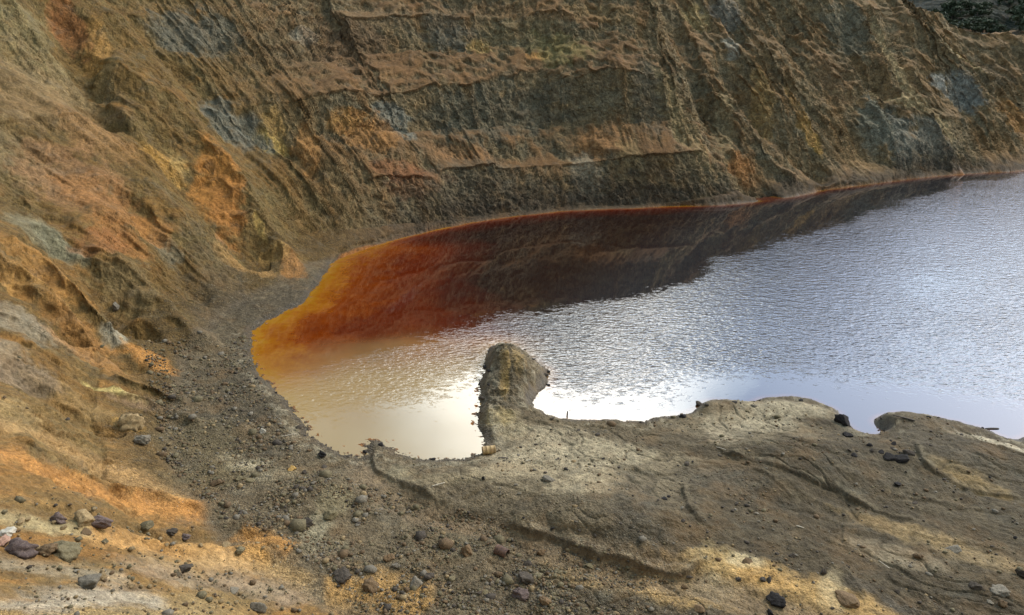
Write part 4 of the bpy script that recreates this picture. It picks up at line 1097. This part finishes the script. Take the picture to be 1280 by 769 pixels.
    for i, (u, v, w, asp, mk, lab) in enumerate(R):
        p = drop(u, v); dist = np.linalg.norm(p - CAM)
        half = w * dist / FPX / 2 * .88
        me = big[i % 9].copy(); me.materials.clear(); me.materials.append(MS[mk])
        hgt = half / asp
        o = link('boulder' if half > .25 else 'stone', me, None, (p[0], p[1], p[2] + hgt * .32))
        o.scale = (half * 1.05, half * .9, hgt / .72)
        o.rotation_euler = (rng.uniform(-.15, .15), rng.uniform(-.15, .15), rng.uniform(0, 6.28))
        if asp > 1.5: o.rotation_euler = (0, rng.uniform(-.08, .08), rng.uniform(-.25, .25))
        tag(o, lab, 'rock')
    # --- the two drums
    rust = flat_material('rusty_steel', (.075, .042, .032), .85, .0, (.14, .075, .045), 5)
    hole = flat_material('drum_inside', (.03, .024, .02), .9)
    buff = flat_material('buff_paint', (.42, .29, .12), .65, .0, (.34, .21, .09), 4)
    buff2 = flat_material('buff_lid', (.36, .25, .12), .7, .0, (.26, .17, .08), 4)
    make_drum(611, 566, 12, 0, 'tan drum lying on its side at the edge of the shallow bay', buff, buff2, .95, .33)
    make_drum(627, 693, -30, 6, 'rusty brown drum lying in the gravel with its open end showing', rust, hole, .78, .31, .12, True)
    # --- drift wood
    pale = flat_material('bleached_wood', (.5, .44, .34), .85, 0, (.4, .34, .25), 12)
    wood = flat_material('wet_wood', (.06, .045, .035), .8, 0, (.09, .07, .05), 12)
    for (u, v, wpx, yaw, m, hh, name, lab) in [
            (548, 606, 14, 28, pale, .05, 'stick', 'short bleached stick on the pale mud left of the tan drum'),
            (629, 573, 10, -3, wood, .08, 'plank', 'short dark plank just right of the tan drum'),
            (660, 576, 5, 20, pale, .04, 'stick', 'tiny pale sliver of wood right of the short dark plank'),
            (1104, 706, 30, -65, pale, .03, 'pole', 'thin pale pole lying across the mud at lower right'),
            (1000, 659, 7, -30, pale, .05, 'stick', 'small pale stick on the mud above the orange washed part'),
            (905, 562, 16, -35, pale, .04, 'stick', 'long thin pale stick beside the head of the mud crack'),
            (352, 546, 28, 24, pale, .04, 'branch', 'thin pale branch on the dark gravel pointing at the bay'),
            (1130, 523, 18, -35, wood, .09, 'plank', 'dark slab of wood on the brown mud right of the small inlet')]:
        p = drop(u, v); L = wpx * np.linalg.norm(p - CAM) / FPX * (1.25 if abs(yaw) < 50 else 2.2)
        me = bar_mesh(name, L, max(.05, hh * 1.6), hh, int(u)); me.materials.append(m)
        o = link(name, me, None, (p[0], p[1], p[2] + hh * .5)); o.rotation_euler = (0, 0, math.radians(yaw))
        dn, ac, nn = slope_dir(p, .5)
        o.rotation_euler = (Matrix.Rotation(math.radians(yaw), 3, 'Z')).to_euler()
        tag(o, lab, name)
    p = on_level(1240, 536, 0.02); me = bar_mesh('log', 1.1, .14, .12, 5); me.materials.append(wood)
    o = link('log', me, None, p); o.location.z = .03; o.rotation_euler = (0, 0, .02); tag(o, 'dark log floating just off the mud at the right edge', 'log')
    p = on_level(709, 521, 0.0); bm = bmesh.new(); bmesh.ops.create_cone(bm, cap_ends=True, segments=9, radius1=.07, radius2=.05, depth=.75)
    for vv in bm.verts: vv.co.x += .05 * vv.co.z + random.uniform(-.006, .006)
    me = to_mesh(bm, 'post'); me.materials.append(wood)
    o = link('post', me, None, (p[0], p[1], .12)); tag(o, 'short dark post standing in the bright water right of the mud spit', 'post')

    # --- loose stones one could count, by place
    small = [rock_mesh('loose_stone_%d' % k, 300 + k, 3, 8, .65, .12, .05) for k in range(8)]
    def strew(poly, n, size, mats, label, group, lognorm=.5):
        poly = np.array(poly + [poly[0]], float)
        lo, hi = poly.min(0), poly.max(0); k = 0; tries = 0
        variants = {}
        while k < n and tries < n * 30:
            tries += 1
            q = rng.uniform(lo, hi)
            if not inside_poly(np.array([q[0]]), np.array([q[1]]), poly)[0]: continue
            p = drop(q[0], q[1], n=1200)
            if GS.sample(SD, np.array([p[0]]), np.array([p[1]]))[0] < -.15: continue
            r = size * math.exp(rng.normal(0, lognorm)) / 2
            mi = mats[rng.integers(len(mats))]; vi = int(rng.integers(8))
            if (mi, vi) not in variants:
                me = small[vi].copy(); me.materials.clear(); me.materials.append(MS[mi]); variants[(mi, vi)] = me
            o = link('loose_stone', variants[(mi, vi)], None, (p[0], p[1], p[2] + r * .08))
            o.scale = (r * rng.uniform(.9, 1.3), r * rng.uniform(.8, 1.1), r * rng.uniform(.7, 1.1))
            o.rotation_euler = (rng.uniform(-.4, .4), rng.uniform(-.4, .4), rng.uniform(0, 6.28))
            tag(o, label, 'stone', group); k += 1
    strew([(400, 640), (620, 640), (760, 720), (720, 766), (560, 766), (500, 720), (420, 690)], 30, .27, ['dark', 'brown', 'olive', 'grey', 'dark'],
          'loose stone in the rubble basin between the orange spur and the stream', 'stones in the rubble basin')
    strew([(210, 480), (320, 470), (400, 560), (430, 640), (300, 640), (230, 560)], 28, .28, ['dark', 'brown', 'grey', 'olive'],
          'loose stone on the dark gravel fan between left slope and bay', 'stones on the dark gravel fan')
    strew([(480, 580), (680, 530), (860, 540), (900, 660), (760, 680), (600, 640)], 34, .22, ['dark', 'dark', 'grey', 'black'],
          'small dark clod on the pale mud flat beside the mud spit', 'clods on the pale mud flat')
    strew([(880, 560), (1270, 580), (1270, 760), (1100, 760), (900, 660)], 26, .2, ['dark', 'brown', 'grey', 'black'],
          'small clod on the dark mud at the right side', 'clods on the dark mud')
    strew([(820, 690), (960, 690), (1100, 766), (800, 766)], 14, .24, ['dark', 'brown'],
          'small dark clod on the orange washed mud', 'clods on the orange mud')
    strew([(0, 690), (250, 700), (390, 730), (380, 766), (0, 766)], 30, .13, ['grey', 'olive', 'tan', 'brown', 'tan'],
          'small angular stone on the pale grit at bottom left', 'stones on the pale grit')
    strew([(0, 640), (330, 660), (380, 690), (0, 670)], 22, .2, ['olive', 'tan', 'tan', 'brown'],
          'small angular stone in the olive strip between the two orange bands', 'stones between the orange bands')
    strew([(20, 400), (190, 420), (250, 460), (160, 545), (0, 530)], 14, .26, ['brown', 'olive', 'brown', 'dark'],
          'block of loose rock on the lower part of the left slope', 'blocks on the left slope')
    strew([(1040, 545), (1110, 545), (1150, 575), (1060, 570)], 22, .3, ['black', 'dark'],
          'black clod heaped at the head of the small inlet', 'clods at the small inlet')
    # stones along the water's edge
    edge = [(600, 497), (603, 480), (606, 460), (596, 515), (668, 449), (684, 462), (686, 470), (683, 481), (690, 521), (760, 524), (800, 526), (860, 516), (880, 504), (915, 502), (946, 501), (1000, 497), (1030, 505),
            (1103, 540), (1106, 518), (1165, 520), (1230, 536), (384, 545), (412, 560), (440, 570), (366, 512), (345, 490), (326, 470), (472, 553), (545, 575), (655, 438), (604, 440)]
    for u, v in edge:
        for _ in range(1 if rng.random() < .5 else 2):
            p = drop(u + rng.normal(0, 5), v + rng.normal(0, 2) + 1.5, n=1200)
            if GS.sample(SD, np.array([p[0]]), np.array([p[1]]))[0] < -.25: continue
            r = .11 * math.exp(rng.normal(0, .5)); me = small[int(rng.integers(8))].copy(); me.materials.clear(); me.materials.append(MS['black' if rng.random() < .5 else 'dark'])
            o = link('loose_stone', me, None, (p[0], p[1], max(p[2], -.02) + r * .2)); o.scale = (r * 1.2, r, r); o.rotation_euler = (0, 0, rng.uniform(0, 6))
            tag(o, 'small wet dark stone lying along the waterline', 'stone', 'wet stones along the waterline')

    # --- rubble too fine to count: one mass
    tmpl = []
    for k in range(6):
        bm = bmesh.new(); bmesh.ops.create_icosphere(bm, subdivisions=1, radius=1.0)
        rr = np.random.default_rng(800 + k)
        V = np.array([q.co[:] for q in bm.verts]) * rr.uniform(.65, 1.2, (len(bm.verts), 1)) * (1, .85, .65)
        bm.verts.index_update(); Fc = np.array([[q.index for q in f.verts] for f in bm.faces]); bm.free(); tmpl.append((V, Fc))
    regions = [  # world box via pixels: polygon px, level, count, size
        ([(330, 560), (620, 640), (800, 769), (480, 800), (400, 700), (290, 640)], 1.2, 6500, .05),
        ([(180, 430), (310, 400), (330, 480), (390, 560), (420, 640), (280, 640), (200, 560)], 2.0, 5500, .055),
        ([(480, 560), (680, 520), (1000, 500), (1290, 545), (1290, 769), (800, 769), (640, 650)], .8, 3200, .045),
        ([(640, 660), (860, 720), (800, 769), (560, 769)], .9, 2400, .042),
    ]
    Vs, Fs, Ms = [], [], []; base = 0
    def scatter(xy, sizes, pm=(.34, .14, .26, .16, .10)):
        nonlocal base
        z = height(xy[:, 0], xy[:, 1])
        for (x, y), zz, sz in zip(xy, z, sizes):
            V, Fc = tmpl[int(rng.integers(6))]
            a = rng.uniform(0, 6.28); c_, s_ = math.cos(a), math.sin(a)
            W = V * sz
            W = np.stack([W[:, 0] * c_ - W[:, 1] * s_ + x, W[:, 0] * s_ + W[:, 1] * c_ + y, W[:, 2] + zz + sz * .02], 1)
            Vs.append(W); Fs.append(Fc + base); base += len(W); Ms.append(np.full(len(Fc), int(rng.choice(5, p=pm))))
    for poly, lv, n, sz in regions:
        P = np.array([on_level(u, v, lv)[:2] for u, v in poly]); P = np.vstack([P, P[0]])
        lo, hi = P.min(0), P.max(0)
        q = rng.uniform(lo, hi, (n * 6, 2)); q = q[inside_poly(q[:, 0], q[:, 1], P)]
        keepd = fbm2(q[:, 0] * .28, q[:, 1] * .28, 3) + rng.uniform(-.25, .25, len(q)) > .0
        q = q[keepd]; q = q[GS.sample(SD, q[:, 0], q[:, 1]) > .1][:n]
        scatter(q, sz * np.exp(rng.normal(0, .62, len(q))))
    # near slope: finer
    q = np.stack([rng.uniform(-24, 6, 9000), rng.uniform(7, 36, 9000)], 1)
    dq = GT.sample(TD, q[:, 0], q[:, 1]); q = q[(dq > 0) & (fbm2(q[:, 0] * .5, q[:, 1] * .5, 3) + rng.uniform(-.3, .3, len(q)) > .02)][:3000]
    scatter(q, .022 * np.exp(rng.normal(0, .6, len(q))) * np.hypot(q[:, 0], q[:, 1]) / 15, (.34, .03, .2, .18, .25))
    me = bpy.data.meshes.new('rubble'); V = np.concatenate(Vs).astype(F32); Fc = np.concatenate(Fs).astype(np.int32)
    me.vertices.add(len(V)); me.vertices.foreach_set('co', V.ravel()); me.loops.add(Fc.size); me.loops.foreach_set('vertex_index', Fc.ravel())
    me.polygons.add(len(Fc)); me.polygons.foreach_set('loop_start', (np.arange(len(Fc)) * 3).astype(np.int32))
    me.polygons.foreach_set('material_index', np.concatenate(Ms).astype(np.int32)); me.update(calc_edges=True)
    for k in ('olive', 'dark', 'brown', 'grey', 'tan'): me.materials.append(MS[k])
    o = link('rubble', me); o['kind'] = 'stuff'

    # --- scrub trees on the hill beyond the rim
    leaf = bpy.data.materials.new('scrub_leaves'); leaf.use_nodes = True
    T = NT(leaf.node_tree); out = T.new('ShaderNodeOutputMaterial'); bs = T.new('ShaderNodeBsdfPrincipled')
    g = T.new('ShaderNodeNewGeometry'); col = T.ramp(T.noise(g.outputs['Position'], .9, 3), [(.3, (.028, .042, .02)), (.7, (.07, .085, .035))])
    T.put(bs.inputs['Base Color'], col); bs.inputs['Roughness'].default_value = .8; T.l.new(bs.outputs[0], out.inputs['Surface'])
    bark = flat_material('bark', (.07, .05, .035), .9)
    crowns = [crown_mesh('scrub_crown_%d' % k, 50 + k) for k in range(4)]
    for c in crowns: c.materials.append(leaf)
    bm = bmesh.new(); bmesh.ops.create_cone(bm, cap_ends=True, segments=8, radius1=.2, radius2=.08, depth=2.6)
    for vv in bm.verts: vv.co.z += 1.1; vv.co.x += .08 * vv.co.z
    trunk = to_mesh(bm, 'scrub_trunk'); trunk.materials.append(bark)
    k = 0
    for tr in range(400):
        a = math.radians(rng.uniform(27, 37)); r = rng.uniform(215, 330)
        x, y = math.sin(a) * r, math.cos(a) * r
        if height(np.array([x]), np.array([y]), True)[1]['top'][0] < 7: continue
        zz = float(height(np.array([x]), np.array([y]))[0])
        t = empty('scrub_tree', (x, y, zz - .15), 'dark green scrub tree on the hill beyond the pit rim at top right', 'tree', 'scrub trees beyond the rim')
        s = rng.uniform(.7, 1.35); t.scale = (s * 1.15, s * 1.15, s); t.rotation_euler = (0, 0, rng.uniform(0, 6.28))
        link('trunk', trunk, t); link('crown', crowns[k % 4], t); k += 1
        if k >= 70: break
# ------------------------------------------------------------------ assemble
build_camera(); build_light()
TERR = build_terrain(); TERR.data.materials.append(terrain_material())
LAKE = build_lake()
if 'build_things' in globals():
    build_things()
